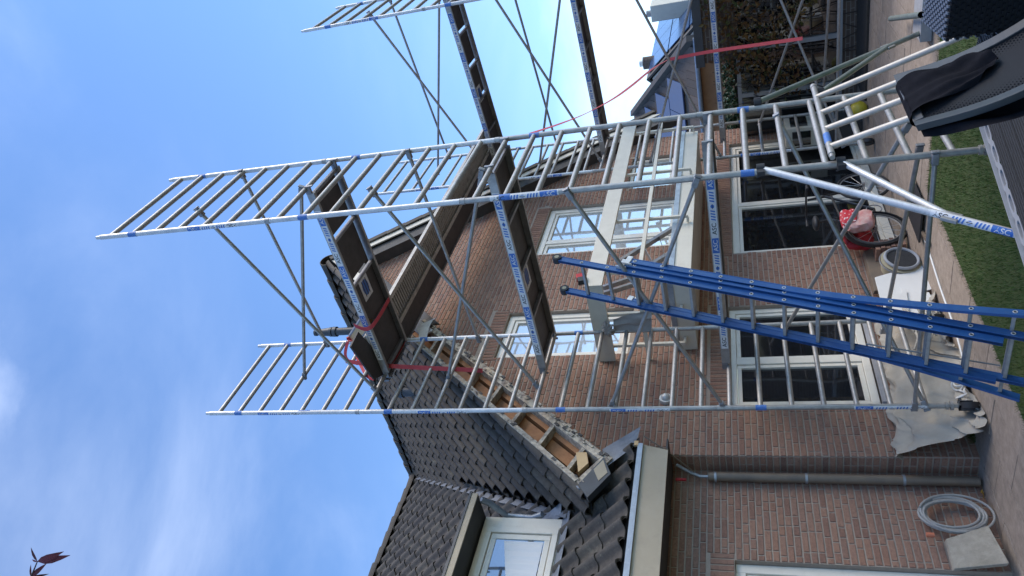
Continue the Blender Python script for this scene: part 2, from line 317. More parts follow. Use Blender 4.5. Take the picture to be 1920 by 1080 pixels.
# lettering
_txt = {}
def text_geo(word, bold=0.012):
    if word in _txt: return _txt[word]
    c = bpy.data.curves.new('lettering', 'FONT'); c.body = word; c.size = 1.0; c.offset = bold; c.resolution_u = 3
    o = bpy.data.objects.new('lettering', c); COL.objects.link(o)
    me = bpy.data.meshes.new_from_object(o.evaluated_get(bpy.context.evaluated_depsgraph_get()))
    vs = [v.co.copy() for v in me.vertices]; fs = [tuple(p.vertices) for p in me.polygons]
    x0 = min(v.x for v in vs); x1 = max(v.x for v in vs); y0 = min(v.y for v in vs); y1 = max(v.y for v in vs)
    vs = [((v.x-x0)/(x1-x0), (v.y-y0)/(y1-y0)-0.5) for v in vs]
    bpy.data.objects.remove(o); bpy.data.curves.remove(c); bpy.data.meshes.remove(me)
    _txt[word] = (vs, fs); return _txt[word]
def sticker(fn, length, h, segs, parent, name='maker_sticker', arc=6):
    """maker's tape along s (0..length) and across t (-h/2..h/2); fn(s, t, lift) maps onto the tube or beam. materials: white, blue, black"""
    m = MB()
    def quad(s0, s1, t0, t1, o, mi, skew=0.0):
        k = arc
        for i in range(k):
            a, b = t0+(t1-t0)*i/k, t0+(t1-t0)*(i+1)/k
            sa, sb = skew*(a-t0)/(t1-t0), skew*(b-t0)/(t1-t0)
            m.add([fn(s0+sa, a, o), fn(s1+sa, a, o), fn(s1+sb, b, o), fn(s0+sb, b, o)], [(0, 1, 2, 3)], mi)
    def word(s0, s1, hh, mi, o):
        vs, fs = text_geo('ASC'); m.add([fn(s0+(s1-s0)*x, y*hh, o) for x, y in vs], fs, mi)
    quad(0, length, -h/2, h/2, 0.0006, 0)
    unit = length/segs; hh = h*0.62
    for i in range(segs):
        s = i*unit; u = unit/0.65
        word(s+0.02*u, s+0.14*u, hh, 2, 0.0016)
        for j in range(4): quad(s+(0.165+j*0.028)*u, s+(0.179+j*0.028)*u, -hh/2, hh/2, 0.0016, 1, 0.012*u)
        ring = [fn(s+0.31*u+0.02*u*math.cos(k*math.pi/4), hh*0.42*math.sin(k*math.pi/4), 0.0016) for k in range(8)]
        m.add(ring, [tuple(range(8))], 1)
        quad(s+0.285*u, s+0.335*u, -hh*0.06, hh*0.06, 0.0022, 2)
        for j in range(4): quad(s+(0.35+j*0.028)*u, s+(0.364+j*0.028)*u, -hh/2, hh/2, 0.0016, 1, 0.012*u)
        quad(s+0.475*u, s+0.635*u, -h*0.46, h*0.46, 0.0016, 1)
        word(s+0.495*u, s+0.615*u, hh, 0, 0.0026)
    return m.build(name, ['white', 'label_blue', 'label_black'], parent)

# ------------------------------------------------------------------ ground, paving, lawn
g = MB().box(-150, 200, -150, 200, -0.6, -0.06).build('ground', 'soil'); g['kind'] = 'structure'
# lawn edge runs nearly along the facade, then turns towards the viewer
def lawn_edge(x): return -0.69 - 0.079*(x+0.8)
LX1 = 2.36
pav = MB().box(-9, 14, -12, 0.9, -0.058, -0.012).build('paving', 'joint_dirt'); pav['kind'] = 'structure'
lawn = MB()
lawn.prism([(-9, -12, -0.010), (LX1, -12, -0.010), (LX1, lawn_edge(LX1), -0.010), (-9, lawn_edge(-9), -0.010)], (0, 0, 0.012))
lawn = lawn.build('lawn', 'turf'); lawn['kind'] = 'structure'
slabs = []
SW, SD = 0.60, 0.40
def slab_row(y1, x0, x1, off):
    x = x0+off
    while x < x1: slabs.append((x, y1-SD, x+SW, y1)); x += SW
yy = 0.86; k = 0
while yy > -12:
    slab_row(yy, -6.6, 11.0, 0.0 if k % 2 else -0.3); yy -= SD; k += 1
slab_vis = []
def inlawn(x, y): return x < LX1 and y < lawn_edge(x)
stuff = MB(); nslab = 0
for (xa, ya, xb, yb) in slabs:
    cs = [(xa, ya), (xb, ya), (xa, yb), (xb, yb)]
    if all(inlawn(*c) for c in cs) or ya > 0.7: continue
    cx, cy = (xa+xb)/2, (ya+yb)/2
    slab_vis.append((math.hypot(cx-CAM.x, cy-CAM.y), xa, ya, xb, yb, any(inlawn(*c) for c in cs)))
slab_vis.sort()
def clip_lawn(poly):
    out = []
    n = len(poly)
    def inside(p): return p[1] >= lawn_edge(p[0])+0.004
    for i in range(n):
        a, b = poly[i], poly[(i+1) % n]
        ia, ib = inside(a), inside(b)
        if ia: out.append(a)
        if ia != ib:
            fa, fb = a[1]-lawn_edge(a[0])-0.004, b[1]-lawn_edge(b[0])-0.004; t = fa/(fa-fb)
            out.append((a[0]+(b[0]-a[0])*t, a[1]+(b[1]-a[1])*t))
    return out
for i, (d, xa, ya, xb, yb, cut) in enumerate(slab_vis):
    gap = 0.004; z1 = 0.0 + random.uniform(-0.003, 0.003)
    poly = [(xa+gap, ya+gap), (xb-gap, ya+gap), (xb-gap, yb-gap), (xa+gap, yb-gap)]
    if cut:
        if xa < LX1-0.02 and xb > LX1+0.02 and ya < lawn_edge(LX1): poly = [(max(LX1+0.004, p[0]), p[1]) for p in poly]
        elif xb <= LX1+0.05: poly = clip_lawn(poly)
    if len(poly) < 3: continue
    mb = MB() if nslab < 290 else stuff
    mb.cv = random.random(); mb.prism([(p[0], p[1], -0.04) for p in poly], (0, 0, 0.04+z1))
    if nslab < 290: mb.build('paving_slab', 'slab', pav, var=True)
    nslab += 1
if stuff.v: stuff.build('paving_slab_field', 'slab', pav, var=True)['kind'] = 'stuff'
gb = MB()
def blade(x, y):
    h = random.uniform(0.018, 0.045); a = random.uniform(0, 6.28); ww = 0.0022; l = random.uniform(-0.02, 0.02); l2 = random.uniform(-0.02, 0.02)
    gb.cv = random.random()
    gb.add([(x-ww*math.cos(a), y-ww*math.sin(a), 0), (x+ww*math.cos(a), y+ww*math.sin(a), 0), (x+l, y+l2, h)], [(0, 1, 2)])
for i in range(85000):
    x = random.uniform(-3.6, LX1+0.02); y = random.uniform(-4.6, -0.6)
    if y > lawn_edge(x)+0.015+0.02*math.sin(x*23): continue
    if (x+2.2)*(-0.9)+(y+2.6) < -1.9 and random.random() < 0.3: pass
    blade(x, y)
go = gb.build('grass', 'blade', None, var=True); tag(go, 'short green lawn grass in front of the paving strip', 'grass', kind='stuff')

# ------------------------------------------------------------------ the house
HX0, GY, WY = -0.19, 0.45, 0.67                    # gable corner, gable plane, wing plane
house = thing('brick_house', (HX0, GY, 0), 'brown brick house with steep dark pantile roofs and an opened gable verge behind the scaffold', 'house')
RX, RZ, GS = 3.75, 8.36, 1.06                      # gable ridge x, z, slope
MY0, MZ0, MS, MRY = 0.20, 3.05, 1.0625, 5.10       # main roof: eave y, z, slope, ridge y
def gz(x): return RZ - GS*abs(RX-x)
def mz(y): return MZ0 + MS*(y-MY0)
def wall_top(x): return RZ-0.42 - GS*abs(RX-x)
G_OPEN = [(0.52, 2.28, 0.68, 2.13), (3.52, 7.1, -0.1, 2.06), (1.44, 2.38, 3.30, 4.99), (3.86, 5.34, 2.80, 4.95), (5.78, 6.95, 2.98, 3.72)]
W_OPEN = [(-2.9, -1.22, -0.1, 2.13)]
def cells(m, P, xs, zs, opens, top):
    for xa, xb in zip(xs, xs[1:]):
        for za, zb in zip(zs, zs[1:]):
            cx, cz = (xa+xb)/2, (za+zb)/2
            if any(o[0] < cx < o[1] and o[2] < cz < o[3] for o in opens): continue
            ta, tb = min(zb, top(xa)), min(zb, top(xb))
            if ta <= za and tb <= za: continue
            m.add([P(xa, za), P(xb, za), P(xb, max(tb, za)), P(xa, max(ta, za))], [(0, 1, 2, 3)])
def reveals(m, P, opens, depth):
    for (a, b, c, d) in opens:
        c = max(c, 0.0)
        for (p, q) in (((a, c), (a, d)), ((a, d), (b, d)), ((b, d), (b, c)), ((b, c), (a, c))):
            m.add([P(*p), P(*q), P(*q, depth), P(*p, depth)], [(0, 1, 2, 3)])
def rng(a, b, st):
    n = max(1, int(round((b-a)/st))); return [a+(b-a)*i/n for i in range(n+1)]
def PG(x, z, d=0.0): return (x, GY+d, z)
def PW(x, z, d=0.0): return (x, WY+d, z)
xs = sorted(set(rng(HX0, 7.75, 0.25)+[o[0] for o in G_OPEN]+[o[1] for o in G_OPEN]+[RX])); zs = sorted(set(rng(0, 8.3, 0.3)+[max(0, o[2]) for o in G_OPEN]+[o[3] for o in G_OPEN]))
m = MB(); cells(m, PG, xs, zs, G_OPEN, wall_top); reveals(m, PG, G_OPEN, 0.13)
m.add([(HX0, GY, 0), (HX0, WY, 0), (HX0, WY, 3.2), (HX0, GY, 3.2)], [(3, 2, 1, 0)])
m.add([(7.75, GY, 0), (7.75, 6, 0), (7.75, 6, 3.7), (7.75, GY, 3.7)], [(0, 1, 2, 3)])
gw = m.build('gable_wall', 'mortar', house)
m = MB(); cells(m, PW, sorted(set(rng(-5, HX0, 0.5)+[-2.9, -1.22])), sorted(set(rng(0, 3.0, 0.5)+[2.13])), W_OPEN, lambda x: 9); reveals(m, PW, W_OPEN, 0.12)
ww_ = m.build('wing_wall', 'mortar', house)
# bricks: real pieces standing proud of the mortar, random bond of stretchers and headers
CH, BH, BLn, BHd, JT = 0.0625, 0.0505, 0.205, 0.098, 0.011
bricks = []                                        # (kind, a, b, z0, z1)
def lay(kind, a0, a1, z1, opens, top, lintels, seed):
    rnd = random.Random(seed); z = 0.004; row = 0
    while z+BH < z1:
        a = a0 - rnd.choice([0, 0.05, 0.1, 0.155]) if kind != 'R' else a0
        last = 0
        while a < a1:
            hd = rnd.random() < 0.38 if last == 0 else rnd.random() < 0.12
            ln = BHd if hd else BLn; last = 1 if hd else 0
            lo, hi = max(a, a0), min(a+ln, a1); a += ln+JT
            segs = [(lo, hi)]
            for (oa, ob, oc, od) in opens+lintels:
                if z+BH > oc+0.004 and z < od-0.004:
                    ns = []
                    for (p, q) in segs:
                        if q <= oa or p >= ob: ns.append((p, q))
                        else:
                            if p < oa-0.03: ns.append((p, oa-JT*0.4))
                            if q > ob+0.03: ns.append((ob+JT*0.4, q))
                    segs = ns
            for (p, q) in segs:
                if q-p < 0.03 or min(top(p), top(q)) < z+BH: continue
                bricks.append((kind, p, q, z, z+BH))
        z += CH; row += 1
    for (oa, ob, oc, od) in lintels:               # soldier course
        a = oa
        while a+0.05 <= ob+0.01:
            bricks.append((kind, a, a+BH, oc+0.006, od-0.006)); a += CH
LINT = [(o[0]-0.06, o[1]+0.06, o[3], o[3]+0.215) for o in G_OPEN]
lay('G', HX0, 7.75, 8.0, G_OPEN, wall_top, LINT, 3)
lay('W', -5, HX0-0.004, 2.98, W_OPEN, lambda x: 9, [(-2.96, -1.16, 2.13, 2.345)], 5)
lay('R', GY+0.012, WY-0.012, 3.15, [], lambda x: 9, [], 8)
def bcen(b):
    k, p, q, z0, z1 = b; c = (p+q)/2
    return Vector((c, GY, (z0+z1)/2)) if k == 'G' else (Vector((c, WY, (z0+z1)/2)) if k == 'W' else Vector((HX0, c, (z0+z1)/2)))
def infr(P, mgn=0):
    d = P-CAM; zz = d.dot(_f)
    if zz < 0.1: return False
    u = 540+FPX*d.dot(_r)/zz; v = 960-FPX*d.dot(_u)/zz
    return -mgn < u < 1080+mgn and -mgn < v < 1920+mgn
PR = 0.007
def brick_geo(m, L_, H_, kind, rnd):
    """front at depth -PR with slightly rounded worn edge, sides back to the mortar; local x along, z up, y in"""
    e = 0.0035; j = lambda s=0.0014: rnd.uniform(-s, s)
    h, l = H_/2, L_/2
    o = [(-l+j(), 0.002, -h+j()), (l+j(), 0.002, -h+j()), (l+j(), 0.002, h+j()), (-l+j(), 0.002, h+j())]
    f = [(-l+e+j(), -PR+j(0.001), -h+e+j()), (l-e+j(), -PR+j(0.001), -h+e+j()), (l-e+j(), -PR+j(0.001), h-e+j()), (-l+e+j(), -PR+j(0.001), h-e+j())]
    return o+f, [(4, 5, 6, 7), (0, 1, 5, 4), (1, 2, 6, 5), (2, 3, 7, 6), (3, 0, 4, 7)]
rb = random.Random(21)
proto = {}
for nm, ln in (('s', BLn), ('h', BHd)):
    for i in range(10):
        mb = MB(); mb.cv = rb.random(); vs, fs = brick_geo(mb, ln, BH, 'W', rb); mb.add(vs, fs)
        proto[(nm, i)] = mb.mesh('brick', 'brick', var=True)
cand = []
for i, b in enumerate(bricks):
    c = bcen(b); ln = b[2]-b[1]; std = 's' if abs(ln-BLn) < 0.002 else ('h' if abs(ln-BHd) < 0.002 else None)
    if std and abs(b[4]-b[3]-BH) < 0.001 and infr(c, 10): cand.append(((c-CAM).length, i, std))
cand.sort(); single = {i: s for d, i, s in cand[:300]}
rest = {'G': MB(), 'W': MB(), 'R': MB()}
ROT = {'G': Matrix.Identity(4), 'W': Matrix.Identity(4), 'R': Matrix.Rotation(R(-90), 4, 'Z')}
for i, b in enumerate(bricks):
    c = bcen(b)
    if i in single:
        put('brick', proto[(single[i], rb.randrange(10))], ww_ if b[0] == 'W' else gw, Matrix.Translation(c) @ ROT[b[0]])
    else:
        if not infr(c, 260): continue
        mb = rest[b[0]]; mb.cv = rb.random(); vs, fs = brick_geo(mb, b[2]-b[1], b[4]-b[3], b[0], rb)
        M = Matrix.Translation(c) @ ROT[b[0]]; mb.add([M @ Vector(v) for v in vs], fs)
for k, par in (('G', gw), ('W', ww_), ('R', gw)):
    if rest[k].v: rest[k].build('brickwork', 'brick', par, var=True)['kind'] = 'stuff'

# ---- roofs: decks, then pantiles one by one
TW, TL, TX = 0.222, 0.335, 0.40                    # cover width, gauge, tile length
prof = [(-0.02, 0.010), (0.12, 0.001), (0.30, 0.0), (0.46, 0.004), (0.56, 0.016), (0.65, 0.044), (0.76, 0.064), (0.88, 0.066), (0.99, 0.048), (1.08, 0.014)]
def tile_mesh(rnd, i):
    m = MB(); m.cv = rnd.random(); n = len(prof); vs = []
    for (y, dz) in ((0, 0.023), (TX, 0.0)):
        for (x, z) in prof: vs.append((x*TW+rnd.uniform(-.001, .001), y, z+dz))
    for (x, z) in prof: vs.append((x*TW, 0.004, z+0.023-0.014-0.10*z))
    fs = [(k, k+1, n+k+1, n+k) for k in range(n-1)] + [(2*n+k, 2*n+k+1, k+1, k) for k in range(n-1)]
    vs += [(prof[-1][0]*TW, 0, prof[-1][1]+0.016), (prof[-1][0]*TW, TX, prof[-1][1]-0.02)]
    fs.append((n-1, 3*n, 3*n+1, 2*n-1))
    m.add(vs, fs); me = m.mesh('roof_tile', 'tile', smooth=True, var=True); return me, m
rt = random.Random(4)
tiles = [tile_mesh(rt, i) for i in range(12)]
roofm = MB()
roofm.add([(-5, MY0, MZ0-0.06), (-1.22, MY0, MZ0-0.06), (RX-0.05, MRY, mz(MRY)-0.06), (-5, MRY, mz(MRY)-0.06)], [(0, 1, 2, 3)])
roofm.add([(-1.22, MY0, MZ0-0.06), (HX0, MY0, MZ0-0.06), (HX0, GY-0.02, mz(GY)-0.06), (HX0-0.35, GY+0.4, mz(GY+0.4)-0.06)], [(0, 1, 2, 3)])
roofm.add([(-5, MRY, mz(MRY)-0.06), (RX+4, MRY, mz(MRY)-0.06), (RX+4, 9.5, 3.5), (-5, 9.5, 3.5)], [(0, 1, 2, 3)])
main_roof = roofm.build('main_roof', 'dark_void', house)
gm = MB(); VY = 0.2
gm.add([(-0.85, VY+0.02, gz(-0.85)-0.06), (-0.85, 5.2, gz(-0.85)-0.06), (RX, 5.2, RZ-0.06), (RX, VY+0.02, RZ-0.06)], [(3, 2, 1, 0)])
gm.add([(8.35, VY+0.02, gz(8.35)-0.03), (8.35, 5.2, gz(8.35)-0.03), (RX, 5.2, RZ-0.03), (RX, VY+0.02, RZ-0.03)], [(0, 1, 2, 3)])
gable_roof = gm.build('gable_roof', 'dark_void', house)
tl = []
ca, sa = 1/math.hypot(1, MS), MS/math.hypot(1, MS)
row = 0; s = 0.0; SL = math.hypot(MRY-MY0, mz(MRY)-MZ0)
DX0, DX1, DY = -2.6, -0.60, 1.0                    # dormer footprint
while s < SL-0.1:
    x = -3.2
    while x < RX+0.6:
        y = MY0+(s+0.1)*ca; z = mz(y)
        if mz(y) > gz(x+TW*0.5)-0.02 or x+TW*0.5 < -0.9 or (x+TW*0.5 < -0.28 and y < 0.75):
            if not (DX0-0.2 < x+0.1 < DX1+0.02 and DY-0.1 < y < 2.0):
                ys = MY0+s*ca
                M = Matrix(((1, 0, 0, x), (0, ca, -sa, ys), (0, sa, ca, mz(ys)-0.045), (0, 0, 0, 1)))
                tl.append(('M', M, Vector((x, y, z))))
        x += TW
    s += TL
gc, gs_ = 1/math.hypot(1, GS), GS/math.hypot(1, GS)
s = 0.0; X0 = -0.86; SLG = math.hypot(RX-X0, RZ-gz(X0))
while s < SLG-0.1:
    # along Y the tiles run away from the viewer, local x axis = -Y so the rolls overlap the same way
    y = VY+0.02+TW
    while y < 5.3:
        xm = X0+(s+0.12)*gc
        if gz(xm) > mz(y-TW*0.5)-0.02:
            xs_ = X0+s*gc
            M = Matrix(((0, gc, -gs_, xs_), (-1, 0, 0, y), (0, gs_, gc, gz(xs_)-0.045), (0, 0, 0, 1)))
            tl.append(('G', M, Vector((xm, y, gz(xm)))))
        y += TW
    s += TL
tv = sorted([((t[2]-CAM).length, i) for i, t in enumerate(tl) if infr(t[2], 5)]); tsing = {i for d, i in tv[:300]}
tr = {'M': MB(), 'G': MB()}
for i, (k, M, c) in enumerate(tl):
    me, src = tiles[rt.randrange(12)]
    J = Matrix.Rotation(rt.uniform(-.012, .012), 4, 'Z') @ Matrix.Rotation(rt.uniform(-.012, .012), 4, 'X') @ Matrix.Translation((0, rt.uniform(-.006, .006), rt.uniform(-.002, .004)))
    if i in tsing: put('roof_tile', me, main_roof if k == 'M' else gable_roof, M @ J)
    elif infr(c, 200):
        tr[k].cv = src.cv; MM = M @ J; tr[k].add([MM @ Vector(v) for v in src.v], src.f)
for k, par in (('M', main_roof), ('G', gable_roof)):
    if tr[k].v: tr[k].build('roof_tile_field', 'tile', par, smooth=True, var=True)['kind'] = 'stuff'
# ridge caps
def ridge_cap(L_, r):
    m = MB(); m.cv = rt.random(); n = 10; vs = []
    for yq in (0, L_):
        for rr in (r, r-0.018):
            for j in range(n+1):
                t = math.pi*(-0.08+1.16*j/n); q = rr+0.028*(1 if yq == 0 else 0); vs.append((q*math.cos(t), yq, q*math.sin(t)*0.8))
    k = n+1
    fs = [(j, 2*k+j, 2*k+j+1, j+1) for j in range(n)] + [(j+1, k+j+1, k+j, j) for j in range(n)] + [(2*k+j, 3*k+j, 3*k+j+1, 2*k+j+1) for j in range(n)]
    m.add(vs, fs); return m.mesh('ridge_tile', 'tile', smooth=True, var=True)
caps = [ridge_cap(0.36, 0.135) for i in range(4)]
y = VY-0.02
while y < 5.2:
    put('ridge_tile', caps[rt.randrange(4)], gable_roof, Matrix.Translation((RX, y, RZ-0.03+rt.uniform(-.006, .006)))); y += 0.33
x = 4.2
while x > -3.4:
    put('ridge_tile', caps[rt.randrange(4)], main_roof, Matrix.Translation((x, MRY, mz(MRY)-0.03+rt.uniform(-.006, .006))) @ Matrix.Rotation(R(90), 4, 'Z')); x -= 0.33
# valley: crumpled lead strip
m = MB(); prev = None; nV = 26
for i in range(nV+1):
    y = 0.85+(4.95-0.85)*i/nV; z = mz(y); x = RX-(RZ-z)/GS
    j = random.uniform(-.012, .012); wv = 0.085+random.uniform(-.015, .015)
    cur = [(x-wv*1.15, y-wv*0.2, z+0.04), (x-0.03+j, y, z+0.035+j), (x+0.02+j, y+0.02, z+0.035), (x+wv*0.5, y+wv, z+0.085)]
    if prev: m.add(prev+cur, [(k, k+1, 5+k, 4+k) for k in range(3)])
    prev = cur
m.build('valley_flashing', 'lead', main_roof, smooth=True)
# gutter and fascia of the wing
m = MB(); m.box(-5, -0.30, 0.17, 0.215, 2.945, 2.995); m.box(-5, -0.30, 0.215, 0.24, 2.985, 2.997); ge = m.build('gutter_edge', 'zinc', house)
m = MB(); m.prism([(-5, 0.20, 2.705), (-0.36, 0.20, 2.705), (-0.29, 0.20, 2.945), (-5, 0.20, 2.945)], (0, 0.02, 0)); m.build('fascia_board', 'beige', house)
m = MB(); m.prism([(-0.355, 0.197, 2.70), (-0.16, 0.40, 2.77), (-0.08, 0.44, 2.90), (-0.10, 0.44, 3.06), (-0.285, 0.197, 2.985)], (0.004, 0.02, 0)); m.build('fascia_end', 'beige', house)
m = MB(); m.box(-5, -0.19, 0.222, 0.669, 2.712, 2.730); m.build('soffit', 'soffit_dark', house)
m = MB(); m.tube([at(1208, 818, y=0.19), at(1245, 842, y=0.25), at(1300, 884, y=0.56)], 0.008, 6); m.box(-0.33, -0.27, 0.168, 0.19, 2.99, 3.03, 1); m.build('gutter_bracket', ['brown_pipe', 'wood_pale'], house)
# downpipe with collars
dp = MB().tube([(-0.335, 0.60, 0.03), (-0.325, 0.60, 2.36)], 0.045, 14).build('downpipe', 'brown_pipe', house, smooth=True)
MB().tube([(-0.325, 0.60, 2.36), (-0.323, 0.60, 2.44), (-0.30, 0.58, 2.52), (-0.27, 0.50, 2.66)], 0.016, 10).build('elbow', 'zinc', dp, smooth=True)
for z in (0.62, 1.45, 2.28): MB().tube([(-0.33, 0.60, z), (-0.33, 0.60, z+0.022)], 0.050, 14).build('pipe_collar', 'zinc', dp, smooth=True)
MB().box(-0.46, -0.44, 0.50, 0.52, 2.56, 2.66).build('red_tag', 'red_cloth', house)
# roof-to-gutter flashing behind the corner
m = MB(); q = [at(1130, 842, y=0.30), at(1202, 799, y=0.22), at(1190, 836, y=0.20), at(1140, 873, y=0.22)]
m.prism(q, (0.0, 0.015, 0.01)); q = [at(1118, 880, y=0.20), at(1136, 862, y=0.30), at(1142, 886, y=0.24), at(1108, 925, y=0.22)]
m.prism(q, (0.0, 0.03, 0.0)); m.build('corner_flashing', 'lead', house)
m = MB(); m.prism([at(1084, 908, y=0.19), at(1132, 857, y=0.19), at(1145, 888, y=0.19), at(1101, 933, y=0.19)], (0.02, 0.10, 0.0)); m.build('eave_end_panel', 'grey_pvc', house)
m = MB(); m.prism([at(1113, 880, y=0.185), at(1131, 862, y=0.185), at(1139, 886, y=0.185), at(1122, 901, y=0.185)], (0.0, 0.004, 0.0)); m.build('eave_end_inset', 'beige', house)
# ---- left verge, boarding taken off: open box with rafters showing
def vb(x): return 3.33+1.133*(x+0.41)
def vt(x): return 3.52+1.078*(x+0.79)
vg = MB()
def slope_beam(m, x0, x1, fz, y0, y1, h, mi=0, dx=0.0):
    m.prism([(x0, y0, fz(x0)), (x1, y0, fz(x1)), (x1-h*0.72, y0, fz(x1)+h*0.69), (x0-h*0.72, y0, fz(x0)+h*0.69)], (0, y1-y0, 0), mi)
slope_beam(vg, -0.42, 2.0, lambda x: vb(x)-0.01, VY, VY+0.24, 0.085, 0)            # lower flaking edge
slope_beam(vg, -0.74, 1.75, lambda x: vt(x)-0.05, VY-0.01, VY+0.05, 0.050, 0)       # upper flaking edge
vgo = vg.build('verge_edge', 'flaking', house)
m = MB(); slope_beam(m, -0.34, 2.1, lambda x: vb(x)+0.05, VY+0.10, VY+0.20, 0.10); slope_beam(m, -0.52, 1.9, lambda x: vb(x)+0.24, VY+0.13, VY+0.22, 0.13)
m.build('rafter', 'wood', house)
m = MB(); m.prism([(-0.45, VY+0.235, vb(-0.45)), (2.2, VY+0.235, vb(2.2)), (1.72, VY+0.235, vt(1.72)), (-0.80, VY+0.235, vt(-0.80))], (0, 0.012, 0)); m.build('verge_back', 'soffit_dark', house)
ck = MB(); rc_ = random.Random(17)
for i in range(150):                                  # ragged mortar and paint left on the edges
    x = rc_.uniform(-0.5, 1.95); low = rc_.random() < 0.72
    z = (vb(x)+rc_.uniform(-0.03, 0.085)) if low else (vt(x-0.3)+rc_.uniform(-0.06, 0.0)); xx = x if low else x-0.3; s_ = rc_.uniform(0.006, 0.022)
    ck.obox((xx, VY-rc_.uniform(0.003, 0.012), z), Vector((s_, 0, s_*1.1)), Vector((0, 0.006, 0)), Vector((-s_*0.5, 0, s_*0.5)), rc_.choice((0, 0, 1)))
ck.build('mortar_remains', ['flaking', 'soffit_dark'], house)['kind'] = 'stuff'
for x in (-0.28, 0.05, 0.38, 0.70, 1.02, 1.34, 1.66):
    m = MB(); a = Vector((x, 0, vb(x)+0.02)); b = Vector((x-0.36, 0, vt(x-0.36)-0.03)); d = (b-a)
    m.prism([(a.x, VY+0.015, a.z), (a.x+0.035, VY+0.015, a.z+0.03), (b.x+0.035, VY+0.015, b.z+0.03), (b.x, VY+0.015, b.z)], (0, 0.10, 0)); m.build('verge_noggin', 'flaking', house)
m = MB(); m.prism([at(1080, 848, y=VY+0.01), at(1100, 848, y=VY+0.01), at(1103, 868, y=VY+0.01), at(1084, 885, y=VY+0.01)], (0, 0.05, 0)); m.build('verge_block', 'wood_pale', house)
m = MB(); a = Vector((-0.82, VY, 3.42)); m.prism([(-0.83, VY, 3.50), (-0.76, VY, 3.55), (-0.40, VY, 3.30), (-0.47, VY, 3.23)], (0, 0.03, 0), 0)
m.prism([(-0.83, VY+0.03, 3.50), (-0.47, VY+0.03, 3.23), (-0.45, VY+0.03, 3.27), (-0.81, VY+0.03, 3.54)], (0.0, 0.36, 0), 1); m.build('eave_box', ['flaking', 'soffit_dark'], house)
m = MB(); m.prism([(-0.86, VY-0.005, 3.52), (-0.83, VY-0.005, 3.54), (-0.46, VY+0.55, 3.68), (-0.62, VY+0.40, 3.52), (-0.88, VY+0.1, 3.44)], (0, 0, -0.02)); m.build('lead_apron', 'lead', house)
m = MB(); pv = None
for t in rng(0, 1, 0.125):
    a = at(785+8*t, 640-34*t, y=VY-0.01); b = at(800+18*t, 637-42*t, y=VY-0.01); cur = [a+Vector((0, -0.06*math.sin(math.pi*t), 0)), b+Vector((0, -0.06*math.sin(math.pi*t), 0))]
    if pv: m.add(pv+cur, [(0, 1, 3, 2)])
    pv = cur
m.prism([at(776, 590, y=VY-0.03), at(812, 619, y=VY-0.03), at(791, 630, y=VY-0.03), at(764, 606, y=VY-0.03)], (0.01, 0.03, 0.01)); m.build('metal_verge_trim', 'white', house)
# upper left fascia and the complete right verge
m = MB(); m.prism([(1.95, VY, gz(1.95)-0.30), (RX, VY, RZ-0.30), (RX, VY, RZ-0.10), (1.95, VY, gz(1.95)-0.10)], (0, 0.02, 0))
m.prism([(RX, VY, RZ-0.26), (8.3, VY, gz(8.3)-0.26), (8.3, VY, gz(8.3)-0.09), (RX, VY, RZ-0.09)], (0, 0.02, 0)); m.build('verge_fascia', 'cream', house)
m = MB(); m.prism([(RX, VY+0.05, RZ-0.62), (8.25, VY+0.05, gz(8.25)-0.62), (8.25, VY+0.05, gz(8.25)-0.26), (RX, VY+0.05, RZ-0.26)], (0, 0.02, 0), 0)
m.prism([(RX, VY+0.07, RZ-0.60), (8.25, VY+0.07, gz(8.25)-0.60), (8.25, GY, gz(8.25)-0.60), (RX, GY, RZ-0.60)], (0, 0, 0.02), 0)
m.prism([(1.95, VY+0.05, gz(1.95)-0.62), (RX, VY+0.05, RZ-0.62), (RX, VY+0.05, RZ-0.30), (1.95, VY+0.05, gz(1.95)-0.30)], (0, 0.02, 0), 0)
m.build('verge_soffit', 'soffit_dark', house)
s = 0.0; me_c = MB().box(-0.02, 0.36, -0.03, 0.16, -0.06, 0.035).mesh('verge_tile', 'tile', var=True)
while s < SLG-0.3:                                   # right verge tiles, seen edge on
    x = RX+0.06+s*gc
    put('verge_tile', me_c, gable_roof, Matrix.Translation((x, VY, gz(x)-0.0)) @ Matrix.Rotation(math.atan(GS)-0.05, 4, 'Y')); s += TL
# vent pipes through the tiles
p0 = Vector((2.98, 1.06, 7.55))
m = MB().tube([p0, p0+Vector((0, 0, 0.62))], 0.062, 14); vp = m.build('vent_pipe', 'grey_pvc', house, smooth=True)
MB().tube([p0+Vector((0, 0, 0.60)), p0+Vector((0, 0, 0.66))], 0.082, 14).tube([p0+Vector((0, 0, 0.68)), p0+Vector((0, 0, 0.72))], 0.078, 14).tube([p0+Vector((0, 0, 0.72)), p0+Vector((0, 0, 0.86)), p0+Vector((0, 0, 0.96))], 0.072, 14, r2=0.045).tube([p0+Vector((0, 0, 0.96)), p0+Vector((0, 0, 1.0))], 0.056, 14).build('cowl', 'grey_pvc', vp, smooth=True)
q0 = Vector((2.30, 1.75, 6.80))
MB().tube([q0-Vector((0, 0, 0.3)), q0+Vector((0, 0, 0.16))], 0.075, 14).tube([q0+Vector((0, 0, 0.16)), q0+Vector((0, 0, 0.23))], 0.092, 14).build('vent_pipe', 'grey_pvc', house, smooth=True)

